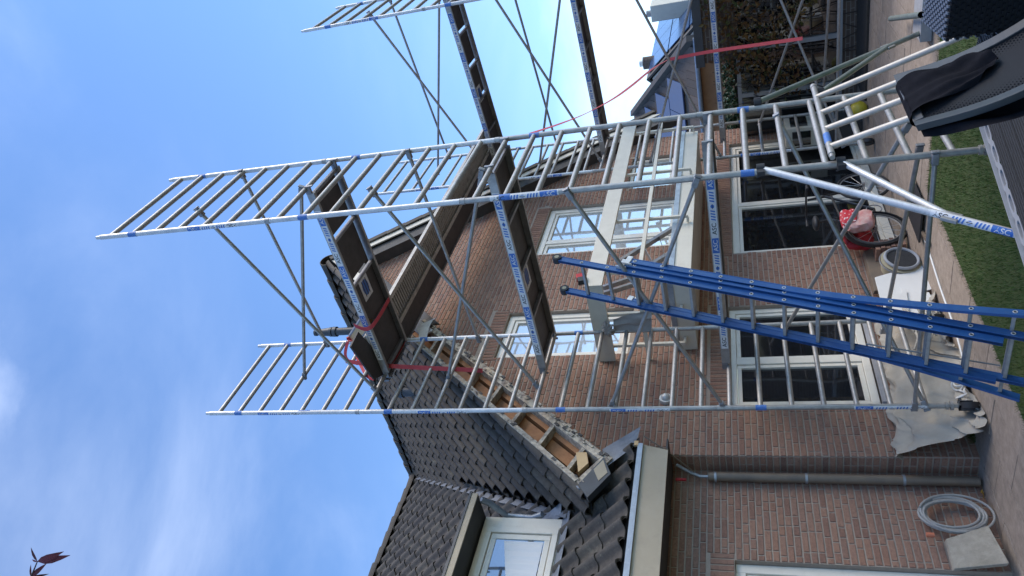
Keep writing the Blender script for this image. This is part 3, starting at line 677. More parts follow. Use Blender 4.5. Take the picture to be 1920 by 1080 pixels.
# ---- windows
def window(name, o, P0, par, mull=(), rails=(), fr=0.075, glass='glass_dark', inner=True, depth=0.07, sill=True, fm='cream_frame', curtain=False):
    """frame, stiles, panes, each pane its own sub-part"""
    xa, xb, za, zb = o; za = max(za, 0.02); y0 = P0+depth-0.02
    f = MB(); e = 0.003
    f.box(xa+e, xa+fr, y0, y0+0.075, za+e, zb-e); f.box(xb-fr, xb-e, y0, y0+0.075, za+e, zb-e)
    f.box(xa+fr, xb-fr, y0, y0+0.075, zb-fr, zb-e); f.box(xa+fr, xb-fr, y0, y0+0.075, za+e, za+fr*1.1)
    wd = f.build(name, fm, par, bevel=0.006)
    xe = [xa+fr]+[q for mm in mull for q in (mm-0.045, mm+0.045)]+[xb-fr]
    for mm in mull: MB().box(mm-0.045, mm+0.045, y0+0.002, y0+0.073, za+fr*1.1, zb-fr).build('mullion', fm, wd, bevel=0.005)
    for i in range(0, len(xe), 2):
        a, b = xe[i], xe[i+1]; zsegs = [za+fr*1.1]+[q for r_ in rails for q in (r_-0.03, r_+0.03)]+[zb-fr]
        for r_ in rails: MB().box(a, b, y0+0.004, y0+0.07, r_-0.03, r_+0.03).build('glazing_bar', fm, wd, bevel=0.004)
        for j in range(0, len(zsegs), 2):
            c, d = zsegs[j], zsegs[j+1]
            if inner:
                s_ = MB(); t = 0.05
                s_.box(a+e, a+t, y0+0.018, y0+0.066, c+e, d-e); s_.box(b-t, b-e, y0+0.018, y0+0.066, c+e, d-e); s_.box(a+t, b-t, y0+0.018, y0+0.066, d-t, d-e); s_.box(a+t, b-t, y0+0.018, y0+0.066, c+e, c+t)
                s_.build('sash', fm, wd, bevel=0.004)
            t = 0.048 if inner else 0.0
            MB().box(a+t, b-t, y0+0.045, y0+0.055, c+t, d-t).build('pane', glass, wd)
    if sill: MB().box(xa-0.02, xb+0.02, P0-0.05, y0, za-0.045, za+0.0).build('sill', 'concrete_grey', wd)
    return wd
window('window', G_OPEN[0], GY, house, mull=(1.29,), sill=True)
window('patio_door', G_OPEN[1], GY, house, mull=(4.98, 6.1), sill=False, fr=0.10)
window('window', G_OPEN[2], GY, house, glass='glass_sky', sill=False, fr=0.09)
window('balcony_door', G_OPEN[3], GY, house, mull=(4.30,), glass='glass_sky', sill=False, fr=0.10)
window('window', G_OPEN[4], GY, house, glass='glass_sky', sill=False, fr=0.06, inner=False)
window('door', W_OPEN[0], WY, house, glass='glass_dark', sill=False, fr=0.09)
# round wall lamp and small fixings on the gable
MB().tube([(0.60, GY-0.008, 2.80), (0.60, GY-0.05, 2.80)], 0.07, 18).ball((0.60, GY-0.05, 2.80), 0.05, 0.05, 0.05).build('wall_lamp', 'alu_bright', house, smooth=True)
# ---- balcony over the patio door: beam, zinc edge, railing
BX0, BX1, BY0 = 1.46, 5.62, -0.50
bal = MB().box(BX0, BX1, BY0, GY-0.008, 2.48, 2.69).build('balcony_beam', 'cream', house, bevel=0.006)
m = MB(); m.box(BX0-0.015, BX1+0.015, BY0-0.015, BY0+0.04, 2.672, 2.735); m.box(BX0-0.015, BX0+0.04, BY0+0.042, GY-0.01, 2.672, 2.735); m.build('zinc_edge', 'zinc', bal)
RBX, RBY = 1.305, -0.63
MB().box(RBX-0.018, 5.82, RBY-0.018, RBY+0.018, 3.42, 3.62).build('railing_board', 'cream', bal, bevel=0.004)
MB().box(RBX-0.018, RBX+0.018, RBY+0.020, GY-0.01, 3.42, 3.62).build('railing_board', 'cream', bal, bevel=0.004)
for x in (1.62, 2.80, 4.12, 5.57):
    MB().box(x-0.018, x+0.018, RBY+0.022, RBY+0.058, 2.54, 3.50).box(x-0.018, x+0.018, RBY+0.058, BY0-0.016, 2.53, 2.56).build('railing_post', 'cream', bal)
for y in (-0.2, 0.25):
    MB().box(RBX+0.022, RBX+0.058, y-0.018, y+0.018, 2.60, 3.50).box(RBX+0.058, BX0-0.016, y-0.018, y+0.018, 2.59, 2.62).build('railing_post', 'cream', bal)
MB().box(RBX+0.02, 5.75, RBY-0.018, RBY+0.018, 3.005, 3.05).build('railing_bar', 'cream', bal); MB().box(RBX-0.018, RBX+0.018, RBY-0.018, GY-0.01, 3.005, 3.05).build('railing_bar', 'cream', bal)

# ---- dormer on the wing roof
DZ0, DZ1 = mz(DY)-0.03, 4.70
dm = MB(); dm.box(DX0, DX1, DY, 2.2, DZ0-0.15, DZ1); dorm = dm.build('dormer', 'cream', house)
m = MB(); m.box(DX0, DX1+0.004, DY-0.022, DY-0.002, DZ0-0.02, DZ1-0.005); m.build('dormer_front', 'cream_frame', dorm, bevel=0.004)
f = MB(); ox0, ox1, oz0, oz1 = -2.3, -0.735, 3.86, 4.635
f.box(ox1-0.07, ox1, DY-0.05, DY-0.024, oz0, oz1); f.box(ox0, ox1-0.07, DY-0.05, DY-0.024, oz1-0.06, oz1); f.box(ox0, ox1-0.07, DY-0.05, DY-0.024, oz0, oz0+0.06)
f.box(ox1-0.145, ox1-0.085, DY-0.040, DY-0.022, oz0+0.07, oz1-0.07); f.box(ox0, ox1-0.145, DY-0.040, DY-0.022, oz1-0.13, oz1-0.07); f.box(ox0, ox1-0.145, DY-0.040, DY-0.022, oz0+0.07, oz0+0.13)
f.build('dormer_window_frame', 'cream_frame', dorm, bevel=0.005)
MB().box(ox0, ox1-0.146, DY-0.030, DY-0.024, oz0+0.131, oz1-0.131).build('dormer_pane', 'glass_dormer', dorm)
m = MB(); pv = None
for i in range(17):                                    # white curtain drawn half across
    x = ox1-0.165-0.030*i; yq = DY-0.036+0.003*math.sin(i*1.9); cur = [(x, yq, oz0+0.14), (x, yq, oz1-0.22-0.008*i)]
    if pv: m.add(pv+cur, [(0, 1, 3, 2)])
    pv = cur
m.build('curtain', 'curtain', dorm, smooth=True)
m = MB(); m.box(DX0-0.1, DX1+0.03, DY-0.34, 2.3, DZ1+0.012, DZ1+0.07, 0); m.build('dormer_roof_edge', 'soffit_dark', dorm); MB().box(DX0-0.1, DX1+0.028, DY-0.362, DY-0.342, DZ1+0.005, DZ1+0.070).build('dormer_fascia', 'beige', dorm)  # soffit box near black: the shadow under the eave is in its colour
MB().box(DX0-0.1, DX1+0.05, DY-0.37, 2.3, DZ1+0.072, DZ1+0.10).build('dormer_roof_trim', 'grey_pvc', dorm)
m = MB(); m.prism([(DX0, DY-0.02, DZ0-0.02), (DX1+0.03, DY-0.02, DZ0-0.02), (DX1+0.05, DY-0.20, mz(DY-0.20)+0.055), (DX0, DY-0.20, mz(DY-0.2)+0.055)], (0, 0, -0.012)); m.prism([(DX1+0.01, DY-0.05, mz(DY-0.05)+0.03), (DX1+0.16, DY-0.1, mz(DY-0.1)+0.09), (DX1+0.15, DY+0.2, mz(DY+.2)+0.07), (DX1+0.01, DY+0.2, mz(DY+.2)+0.06)], (0, 0, -0.01))
m.build('dormer_apron', 'lead', dorm)
m = MB(); m.tube([(DX1+0.03, DY-0.25, DZ1+0.0), (DX1+0.05, DY-0.2, DZ1-0.06), (DX1+0.06, DY+0.02, DZ1-0.22), (DX1+0.06, DY+0.04, DZ1-0.5), (DX1+0.06, DY-0.02, DZ1-0.62)], 0.035, 10); m.build('dormer_downpipe', 'zinc', dorm, smooth=True)

# ------------------------------------------------------------------ scaffold towers
ZB, FP, RP, TR = 0.28, 1.96, 0.2815, 0.0254
def on_tube(p, d, r, th0, ax, flip=False):
    """sticker mapper round an upright: s runs down (or up) the post, t round it"""
    p = Vector(p); d = Vector(d).normalized(); a = Vector(ax).normalized(); a = (a-d*a.dot(d)).normalized(); b = d.cross(a)
    if flip: d2 = -d
    else: d2 = d
    def fn(s, t, o):
        ang = th0 + (-t/r if not flip else t/r)
        return p + d2*s + (a*math.cos(ang)+b*math.sin(ang))*(r+o)
    return fn
VIEW = None
def tower(loc, bdir, ln, wd, label, group, post_tops, stickers, front_low=True):
    O = Vector((loc[0], loc[1], 0)); ax = Vector((1, 0, 0)); bd = Vector(bdir)
    t = thing('scaffold_tower', (loc[0], loc[1], 0), label, 'scaffold', group)
    P = lambda a, b, z: O + ax*a + bd*b + Vector((0, 0, z))
    for bi, b in enumerate((0.0, ln)):
        for k in range(4):
            fr = put('frame', None, t, Matrix.Translation(P(0, b, ZB+k*FP))); fr.empty_display_size = 0.1
            za, zb = ZB+k*FP, ZB+(k+1)*FP
            for a in (0, wd):
                hi = 'alu_bright' if k >= 2 else 'alu'  # upper posts get the brighter metal: sunlight put into their colour
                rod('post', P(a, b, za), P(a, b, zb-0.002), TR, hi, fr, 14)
                rod('joint_collar', P(a, b, zb-0.05), P(a, b, zb-0.006), TR+0.0035, 'alu', fr, 14) if k < 3 else rod('post_end', P(a, b, zb), P(a, b, zb+0.05), 0.019, 'alu_bright', fr)
                tz = zb-0.12-3*RP+0.02+RP*1.35
                rod('coupling_band', P(a, b, zb-0.46), P(a, b, zb-0.36), TR+0.0015, 'tape_blue', fr, 14)
            for j in range(7):
                z = zb-0.125-j*RP
                rod('rung', P(0, b, z), P(wd, b, z), 0.0245, 'alu_dark' if False else 'alu', fr)
        # legs and feet
        for a in (0, wd):
            rod('leg', P(a, b, 0.16), P(a, b, ZB), 0.020, 'alu', t)
            MB().tube([P(a, b, 0.21), P(a, b, 0.235)], 0.042, 12).tube([P(a, b, 0.25), P(a, b, 0.27)], 0.036, 12).build('adjuster_nut', 'alu', t, smooth=True)
            c = P(a, b, 0.085)
            MB().tube([c+Vector((-0.02, 0.018, 0)), c+Vector((0.02, -0.018, 0))], 0.083, 20).build('caster_wheel', 'rubber', t, smooth=True)
            MB().box(c.x-0.036, c.x-0.028, c.y-0.03, c.y+0.03, 0.05, 0.17).box(c.x+0.028, c.x+0.036, c.y-0.03, c.y+0.03, 0.05, 0.17).box(c.x-0.036, c.x+0.036, c.y-0.03, c.y+0.03, 0.155, 0.17).box(c.x+0.036, c.x+0.10, c.y-0.015, c.y+0.015, 0.13, 0.15).build('caster_fork', 'grey_pvc', t)
    # platforms
    def platform(z, a0, a1, hatch, claws=True):
        pl = put('platform', None, t, Matrix.Translation(P(a0, ln, z))); pl.empty_display_size = 0.1
        up = Vector((0, 0, 1))
        for a in (a0, a1):
            m = MB(); m.beam(P(a, 0.05, z), P(a, ln-0.05, z), ax*0.013, up*0.042); m.beam(P(a+(0.018 if a == a0 else -0.018), 0.05, z-0.038), P(a+(0.018 if a == a0 else -0.018), ln-0.05, z-0.038), ax*0.006, up*0.004)
            m.build('side_beam', 'alu', pl)
        bays = rng(0.08, ln-0.08, 0.62)
        for b0, b1 in zip(bays, bays[1:]):
            if hatch and b0 < ln*0.8 and b1 > ln*0.55: 
                MB().obox(P((a0+a1)/2+0.03, (b0+b1)/2+0.02, z+0.028), ax*((a1-a0)/2-0.075), bd*((b1-b0)/2-0.03), up*0.006).build('hatch', 'ply', pl); continue
            MB().obox(P((a0+a1)/2, (b0+b1)/2, z+0.028), ax*((a1-a0)/2-0.014), bd*((b1-b0)/2-0.001), up*0.006).build('deck_panel', 'ply', pl)
        for b in bays:
            MB().obox(P((a0+a1)/2, b, z+0.003), ax*((a1-a0)/2-0.014), bd*0.016, up*0.018).build('crossbar', 'alu_dark', pl)
        for b in (0.0, ln):
            for a in (a0, a1):
                sg = 1 if b == 0 else -1
                m = MB(); m.beam(P(a, b+sg*0.06, z+0.012), P(a, b-sg*0.03, z+0.012), ax*0.014, up*0.030); m.beam(P(a, b-sg*0.026, z+0.0), P(a, b-sg*0.030, z-0.05), ax*0.014, bd*0.006); m.build('hook', 'alu_dark', pl)
        # maker's tape on the outer face of the left beam
        def fn(s, tt, o): return P(a0-0.0132-o, s, z+tt)
        tape = put('maker_tape', None, pl, Matrix.Identity(4)) if False else sticker(lambda s, tt, o: fn(0.25+s, tt, o), ln-0.5, 0.066, 3 if ln < 2.8 else 4, pl, 'maker_tape', 1)
        # data plate glued under the deck
        m = MB(); c = P((a0+a1)/2, ln*0.43, z+0.0205); hx, hb = ax*0.11, bd*0.14
        m.add([c-hx-hb, c-hx+hb, c+hx+hb, c+hx-hb], [(0, 1, 2, 3)], 0); dn = Vector((0, 0, -0.001))
        m.add([c+dn+ax*0.075*math.cos(q*math.pi/8)+bd*0.10*math.sin(q*math.pi/8) for q in range(16)], [tuple(range(16))], 1)
        for q in (-0.05, 0, 0.05): m.add([c+dn*2-ax*0.008+ax*q-bd*0.1, c+dn*2+ax*0.008+ax*q-bd*0.1, c+dn*2+ax*0.008+ax*q+bd*0.1, c+dn*2-ax*0.008+ax*q+bd*0.1], [(0, 1, 2, 3)], 2)
        m.build('data_plate', ['white', 'label_blue', 'label_black'], pl)
    platform(6.00, 0.62, 1.24, True); platform(4.09, 0.62, 1.24, False); platform(2.14, 0.62, 1.24, False)
    # braces: a = place across the frame, front z -> back z
    for (a, zf, a2, zr) in ((0.38, 7.17, 0.36, 6.05), (wd-0.04, 7.17, wd-0.02, 7.12), (0.63, 6.09, 0.64, 7.14), (0.42, 5.22, 0.37, 4.11), (wd-0.05, 5.13, wd-0.05, 5.02), (0.56, 4.15, 0.53, 5.2),
                            (-0.03, 3.24, 0.02, 2.17), (-0.03, 2.21, 0.06, 3.27), (1.0, 1.55, 0.0, 0.43), (0.55, 0.62, 1.16, 1.55), (-0.03, 0.55, -0.01, 0.52), (0.13, 0.62, 1.11, 0.6)):
        p, q = P(a, ln, zf), P(a2, 0, zr); br = rod('brace', p, q, 0.019, 'alu', t)
        d = (q-p).normalized()
        for e, sg in ((p, 1), (q, -1)):
            m = MB(); m.obox(e+d*0.02*sg, d*0.045, ax*0.024, d.cross(ax).normalized()*0.024); m.obox(e-d*0.035*sg, d*0.008, ax*0.02, d.cross(ax).normalized()*0.03); m.build('claw', 'alu_dark', br, bevel=0.006)
    # stickers round the uprights
    for (a, b, ztop, up_, ang) in stickers:
        p = P(a, b, ztop)
        if up_: fn = on_tube(p-Vector((0, 0, 0.60)), (0, 0, -1), TR, ang, (-0.83, -0.55, 0), flip=True)
        else: fn = on_tube(p, (0, 0, -1), TR, ang, (-0.83, -0.55, 0))
        sticker(fn, 0.60, 0.062, 1, t, 'maker_sticker', 8)
    return t, P
def clamp(e, d, parent):
    d = Vector(d).normalized(); s_ = d.cross(Vector((0, 0, 1))).normalized()
    m = MB(); m.tube([e-Vector((0, 0, 0.03)), e+Vector((0, 0, 0.03))], 0.040, 12); m.obox(e+d*0.05, d*0.03, s_*0.02, Vector((0, 0, 0.028)))
    m.tube([e+s_*0.05-Vector((0, 0, 0.02)), e+s_*0.075+Vector((0, 0, 0.03))], 0.006, 6)
    m.build('clamp', 'clamp', parent, smooth=True)
def outrigger(parent, top, foot, low, tj, m_, sticker_on=False):
    top, foot, low = Vector(top), Vector(foot), Vector(low); o = rod('outrigger', top, foot, 0.026, m_, parent, 14)
    j = top+(foot-top)*tj; rod('outrigger_stay', low, j, 0.024, m_, o, 14); d = (foot-top)
    clamp(top-d.normalized()*0.03, Vector((d.x, d.y, 0)), o); clamp(low, Vector((d.x, d.y, 0)), o)
    MB().obox(j, d.normalized()*0.05, Vector((0, 0.012, 0)), d.normalized().cross(Vector((0, 1, 0)))*0.05).build('stay_bracket', 'alu', o, bevel=0.004)
    MB().tube([foot+Vector((0, 0, -0.05)), foot], 0.05, 14).build('rubber_foot', 'rubber', o, smooth=True)
    if sticker_on:
        fn = on_tube(top+d*0.60, d, 0.026, 0.35, (-0.75, -0.6, 0.2)); sticker(fn, 0.50, 0.055, 1, o, 'maker_sticker', 8)
tA, PA = tower((0, 0), (-0.032, -1.0, 0), 2.51, 1.29, 'aluminium scaffold tower in the middle, blue ladder inside it', 'scaffold towers before the gable', None,
               [(0, 0, 7.45, True, 0.9), (0, 0, 5.40, True, 0.9), (0, 0, 3.28, True, 0.9), (0, 0, 1.02, True, 0.9), (0, 2.51, 7.05, True, 0.75), (0, 2.51, 3.92, False, 0.5), (0, 0, 6.9, True, -2.0)])
outrigger(tA, (-0.09, -2.53, 1.71), (-1.31, -2.42, 0.05), (-0.09, -2.53, 1.17), 0.66, 'alu_bright', True)
outrigger(tA, (1.26, -2.55, 1.68), (2.78, -2.47, 0.05), (1.28, -2.55, 1.17), 0.76, 'alu_green')
tB, PB = tower((5.60, -0.02), (-0.147, -0.999, 0), 3.05, 1.31, 'aluminium scaffold tower at the right, red strap hanging from it', 'scaffold towers before the gable', None,
               [(0, 0, 7.50, False, 0.6), (0, 0, 5.3, False, 0.6), (0, 0, 1.75, True, 0.6), (0, 3.05, 7.45, False, 0.6)])
# long ribbed gangway planks bridging the towers at the top lift
def plank(name, p, q, wv, up, label, grp=None):
    p, q, wv, up = Vector(p), Vector(q), Vector(wv), Vector(up); d = (q-p); L_ = d.length; d = d/L_
    t = thing(name, p, label, 'plank', grp)
    for sg in (-1, 1):
        m = MB(); m.beam(p+wv*sg, q+wv*sg, wv.normalized()*0.012, up*0.03); m.beam(p+wv*sg-up*0.026, q+wv*sg-up*0.026, wv.normalized()*0.03, up*0.005); m.build('edge_rail', 'plank', t)
    m = MB(); n = int(L_/0.058)
    m.beam(p+up*0.046, q+up*0.046, wv*0.93, up*0.006)
    for i in range(n):
        c = p+d*(0.03+0.058*i)+up*0.020; m.obox(c, d*0.013, wv*0.92, up*0.021)
    m.build('ribbed_deck', 'plank', t); return t
plank('gangway_plank', (0.70, -0.36, 6.10), (6.35, -0.50, 6.11), (0.03, 0.19, 0), (0, 0, 1), 'long ribbed aluminium gangway plank bridging the two scaffold towers high up', 'gangway planks between the towers')
t2 = thing('gangway_plank', (0.70, 0.02, 6.10), 'smooth dark gangway plank beside the ribbed one, nearer the gable', 'plank', 'gangway planks between the towers')
MB().beam((0.70, 0.0, 6.11), (6.4, -0.13, 6.12), Vector((0.003, 0.15, 0)), Vector((0, 0, 0.02))).build('plank_body', 'ply', t2, bevel=0.004); MB().beam((0.70, 0.155, 6.10), (6.4, 0.025, 6.11), Vector((0.0, 0.01, 0)), Vector((0, 0, 0.035))).build('edge_rail', 'alu_dark', t2)
plank('folded_plank', (0.47, 0.16, 6.40), (1.28, -0.42, 6.16), (0.08, 0.12, 0), (0, 0, 1), 'short weathered aluminium plank strapped across the top platform end') if False else None

# ---- straps
def ribbon(pts, wv, name, label, par=None, twist=None):
    m = MB(); pts = [Vector(p) for p in pts]; n = len(pts)
    for i, p in enumerate(pts):
        wq = Vector(wv[i] if isinstance(wv, list) else wv)
        d = (pts[min(i+1, n-1)]-pts[max(i-1, 0)]).normalized(); nn = d.cross(wq).normalized()*0.0015
        b = len(m.v); m.v += [tuple(p-wq-nn), tuple(p+wq-nn), tuple(p+wq+nn), tuple(p-wq+nn)]
        if i:
            a = b-4
            for k in range(4): m.f.append((a+k, a+(k+1) % 4, b+(k+1) % 4, b+k)); m.m.append(0); m.var.append(0)
    o = m.build(name, 'red_strap', par, smooth=True)
    if label: tag(o, label, 'strap')
    return o
def spline(P_, n=8):
    P_ = [Vector(p) for p in P_]; out = []
    for i in range(len(P_)-1):
        p0, p1, p2, p3 = P_[max(i-1, 0)], P_[i], P_[i+1], P_[min(i+2, len(P_)-1)]
        for j in range(n):
            t = j/n; out.append(0.5*((2*p1)+(-p0+p2)*t+(2*p0-5*p1+4*p2-p3)*t*t+(-p0+3*p1-3*p2+p3)*t**3))
    out.append(P_[-1]); return out
pts = spline([at(995, 250, y=-2.35), at(1050, 232, y=-2.2), at(1100, 212, y=-2.05), at(1150, 185, y=-1.9), at(1185, 160, y=-1.8), at(1222, 130, y=-1.72), at(1252, 112, y=-1.66)], 6)
n_ = len(pts); tw = []
for i in range(n_):
    t = i/(n_-1); tw.append(Vector((0.004+0.012*abs(math.cos(t*4.6)), 0.0, 0.004+0.016*abs(math.cos(t*4.6)))))
st = thing('ratchet_strap', pts[-1], 'long red lashing strap hanging from the right scaffold tower', 'strap')
ribbon(pts, tw, 'slack_run', None, st)
ribbon(spline([at(1252, 112, y=-1.66), at(1330, 97, y=-1.75), at(1420, 84, y=-1.85), at(1505, 72, y=-1.95)], 6), Vector((0.012, -0.02, 0.0)), 'hanging_run', None, st)
# strap lashing the platform end on the middle tower
st2 = thing('ratchet_strap', (0.6, 0, 6.0), 'red lashing strap with ratchet wrapped round the top platform of the middle tower', 'strap')
def imgrib(lst, wv, name, y0=None): return ribbon(spline([at(a, b, y=c) for a, b, c in lst], 5), wv, name, None, st2)
imgrib([(730, 560, -1.0), (713, 590, -0.9), (697, 612, -0.82), (683, 617, -0.80), (664, 610, -0.84)], Vector((0.0, 0.026, 0.0)), 'upper_loop')
imgrib([(652, 640, -0.30), (648, 668, -0.10), (668, 684, 0.0)], Vector((0.01, 0.0, 0.024)), 'ratchet_tail')
imgrib([(648, 677, -0.12), (700, 684, -0.10), (780, 689, -0.04), (850, 692, 0.02), (905, 695, 0.08)], Vector((0.014, -0.021, 0.0)), 'loose_tail')
imgrib([(717, 697, -0.03), (738, 678, -0.02), (760, 638, -0.01)], Vector((0.0, 0.012, 0.022)), 'end_loop')
imgrib([(660, 648, -0.05), (674, 680, 0.0), (688, 705, 0.02), (702, 712, 0.02)], Vector((0.0, 0.012, 0.022)), 'end_loop')
m = MB(); c = at(655, 635, y=-0.30); u1 = (at(672, 628, y=-0.30)-c).normalized(); u2 = (at(652, 648, y=-0.30)-c); u2 = (u2-u1*u2.dot(u1)).normalized(); u3 = u1.cross(u2)
m.obox(c+u1*0.07, u1*0.10, u2*0.008, u3*0.03); m.torus(c+u1*0.02+u2*0.03, 0.038, 0.010, u3, 16, 6); m.torus(c+u1*0.11+u2*0.03, 0.030, 0.009, u3, 16, 6); m.build('ratchet', 'red_strap', st2, smooth=True)
# two short boards under the strap at the end of the top platform
sb = thing('scaffold_board', at(650, 640, y=-0.25), 'short weathered timber board strapped beside the top platform end', 'board')
m = MB(); a, b = at(652, 634, y=-0.28), at(677, 596, y=-0.75); wv = (at(672, 640, y=-0.28)-a)*0.5
m.beam(a+wv, b+wv, wv*0.95, Vector((0, 0.02, 0.012))); m.build('board_body', 'wood_pale', sb)
m = MB(); m.prism([at(672, 622, z=6.05), at(737, 692, z=6.05), at(702, 712, z=6.05), at(658, 650, z=6.05)], (0, 0, 0.02)); m.build('deck_offcut', 'ply', sb)
m = MB(); m.beam(a, b, wv*0.12, Vector((0, 0.03, 0.02))); m.beam(a+wv*2, b+wv*2, wv*0.12, Vector((0, 0.03, 0.02))); m.build('board_edge', 'alu_dark', sb)

# ------------------------------------------------------------------ blue three-part ladder inside the middle tower
KS = 0.905
def sc(p): return CAM + (Vector(p)-CAM)*KS
DST = Vector((-0.0915, 0.0175, -0.264))*KS; RG = Vector((0.055, 0.998, 0.0)).normalized()
S = [sc((0.489, -1.294, 2.911)), sc((0.557, -1.326, 2.904)), sc((0.600, -1.345, 2.903))]
WID = [0.36, 0.41, 0.46]; du = DST.normalized(); nrm = RG.cross(du).normalized()
if nrm.x < 0: nrm = -nrm
lad = thing('extension_ladder', (-0.55, -1.6, 0), 'tall bright blue three-part ladder leaning inside the middle scaffold tower', 'ladder')
for si in range(3):
    sec = put('ladder_section', None, lad, Matrix.Translation(S[si])); sec.empty_display_size = 0.1
    i0, i1 = ((-3.0, 10.75) if si == 0 else ((-0.55, 11.5) if si == 1 else (-0.35, 11.5)))
    for side in (0, 1):
        base = S[si]+RG*(WID[si]*side)
        fl = (lambda i: 0.0) if si < 2 else (lambda i, sg=(-1 if side == 0 else 1): sg*0.0088*max(0, i-5)**1.55)
        m = MB(); pv = None; steps = [i0, i1] if si < 2 else rng(i0, i1, 1.0)
        hw, hn = RG*0.0125, nrm*0.032
        for i in steps:
            c = base+DST*i+RG*fl(i); cur = [c-hw-hn, c+hw-hn, c+hw+hn, c-hw+hn]
            b = len(m.v); m.v += [tuple(q) for q in cur]
            if pv is None: m.f.append((b, b+1, b+2, b+3)); m.m.append(0); m.var.append(0)
            else:
                a = b-4
                for k in range(4): m.f.append((a+k, b+k, b+(k+1) % 4, a+(k+1) % 4)); m.m.append(0); m.var.append(0)
            pv = cur
        m.f.append((b+3, b+2, b+1, b)); m.m.append(0); m.var.append(0)
        # raised edges of the extrusion
        for sg in (-1, 1):
            m.beam(base+DST*i0+nrm*0.028*sg, base+DST*(i1 if si < 2 else 5)+nrm*0.028*sg, RG*0.0155, nrm*0.004)
        m.build('stile', 'ladder_blue', sec, bevel=0.002)
        for i in range(int(math.ceil(i0+0.3)), int(i1)+1):
            e = base+DST*i+RG*fl(i); o_ = RG*(-1 if side == 0 else 1)
            MB().torus(e+o_*0.0135, 0.0125, 0.0035, RG, 14, 6).build('rung_end', 'alu_bright', sec, smooth=True)
            MB().tube([e+o_*0.0128, e+o_*0.0134], 0.010, 12).build('rung_hole', 'dark_void', sec)
        if si == 0:
            e = base+DST*i0
            MB().tube([e-RG*0.028+nrm*0.0, e+RG*0.028], 0.043, 18).build('roller', 'rubber', sec, smooth=True)
            MB().tube([e-RG*0.030, e+RG*0.030], 0.022, 14).build('roller_hub', 'straw', sec, smooth=True)
        else:
            e = base+DST*(i0+0.12)
            MB().obox(e, RG*0.021, du*0.025, nrm*0.052).obox(e+nrm*-0.05, RG*0.021, du*0.05, nrm*0.004).build('guide_bracket', 'alu_bright', sec, bevel=0.003)
    for i in range(int(math.ceil(i0+0.3)), int(i1)+1):
        f0 = 0 if si < 2 else -0.0088*max(0, i-5)**1.55
        a = S[si]+DST*i+RG*(0.012+f0); b = S[si]+DST*i+RG*(WID[si]-0.012-f0)
        MB().beam(a, b, nrm*0.015, du*0.013).build('rung', 'alu', sec, bevel=0.004)
# slack stays between the ladder parts
for side in (0.12, 0.85):
    rod('stay_band', S[1]+DST*7.4+RG*WID[1]*side, S[2]+DST*10.9+RG*WID[2]*side+nrm*0.05, 0.006, 'alu_dark', lad)

# ------------------------------------------------------------------ things on the balcony
# rag knotted round the railing
def cloth_strip(P0, P1, w0, w1, amp, n=18, k=9, seed=1, nrm_=Vector((0, -1, 0))):
    r_ = random.Random(seed); m = MB(); P0, P1, w0, w1 = Vector(P0), Vector(P1), Vector(w0), Vector(w1); ph = [r_.uniform(0, 6) for _ in range(4)]
    for i in range(n+1):
        t = i/n; c = P0.lerp(P1, t); wv = w0.lerp(w1, t)
        for j in range(k+1):
            s_ = -1+2*j/k
            m.v.append(tuple(c+wv*s_+nrm_*amp*(math.sin(s_*5+ph[0]+t*2)+0.6*math.sin(s_*9+ph[1]-t*5)+0.5*math.sin(t*7+ph[2]))))
    for i in range(n):
        for j in range(k): m.f.append((i*(k+1)+j, i*(k+1)+j+1, (i+1)*(k+1)+j+1, (i+1)*(k+1)+j)); m.m.append(0); m.var.append(0.5)
    return m
rag = thing('tied_rag', at(1130, 615, x=1.26), 'grey rag knotted round the side railing board of the balcony', 'cloth')
ca_, cb_ = at(1150, 610, x=1.27), at(1222, 600, x=1.27); mt = MATS['canvas']
mat('rag', (0.33, 0.31, 0.29), 0.95, noise=(0.27, 0.255, 0.24), nscale=9, bump=0.2)
cloth_strip(ca_, cb_, (at(1150, 622, x=1.27)-ca_), (at(1222, 618, x=1.27)-cb_), 0.014, seed=3, nrm_=Vector((-1, 0, 0))).build('hanging_end', 'rag', rag, smooth=True)
kc = at(1141, 614, x=1.255); m = MB()
for i in range(9):
    a = i*0.7; e = kc+Vector((-0.02, 0.11*math.cos(a), 0.07*math.sin(a))); m.tube(spline([kc, kc.lerp(e, 0.5)+Vector((-0.03, 0, 0.01)), e], 3), 0.026, 7, r2=0.012)
m.ball(kc, 0.05, 0.04, 0.045); m.build('knot', 'rag', rag, smooth=True)
MB().obox(at(1124, 617, y=-0.05), Vector((0.05, 0, 0.02)), Vector((0, 0.03, 0)), Vector((0, 0, 0.008))).build('green_lining', 'hedge_leaf', rag, var=True) if False else None
# dark aluminium steps lying on the balcony
stp = thing('folded_step_ladder', at(1200, 480, y=0.15), 'dark grey folded step ladder lying on the balcony behind the railing', 'ladder')
for (p, q) in (((1160, 492), (1262, 428)), ((1190, 516), (1266, 470)), ((1130, 540), (1185, 522)), ((1128, 552), (1186, 534))):
    a, b = at(*p, y=-0.12), at(*q, y=-0.12); MB().beam(a, b, Vector((0, 0.03, 0)), Vector((0.01, 0, 0.028))).build('stile', 'alu_dark', stp, bevel=0.004)
for t in (0.15, 0.45, 0.75):
    p = Vector((1160, 492)).lerp(Vector((1262, 428)), t); q = Vector((1190, 516)).lerp(Vector((1266, 470)), t); a, b = at(p.x, p.y, y=-0.12), at(q.x, q.y, y=-0.12)
    MB().beam(a, b, Vector((0, 0.04, 0)), Vector((0.02, 0, 0.004))).build('tread', 'alu', stp)
tl_ = thing('trowel_case', at(1087, 527, y=-0.63), 'small black and red tool standing on the balcony railing corner', 'tool')
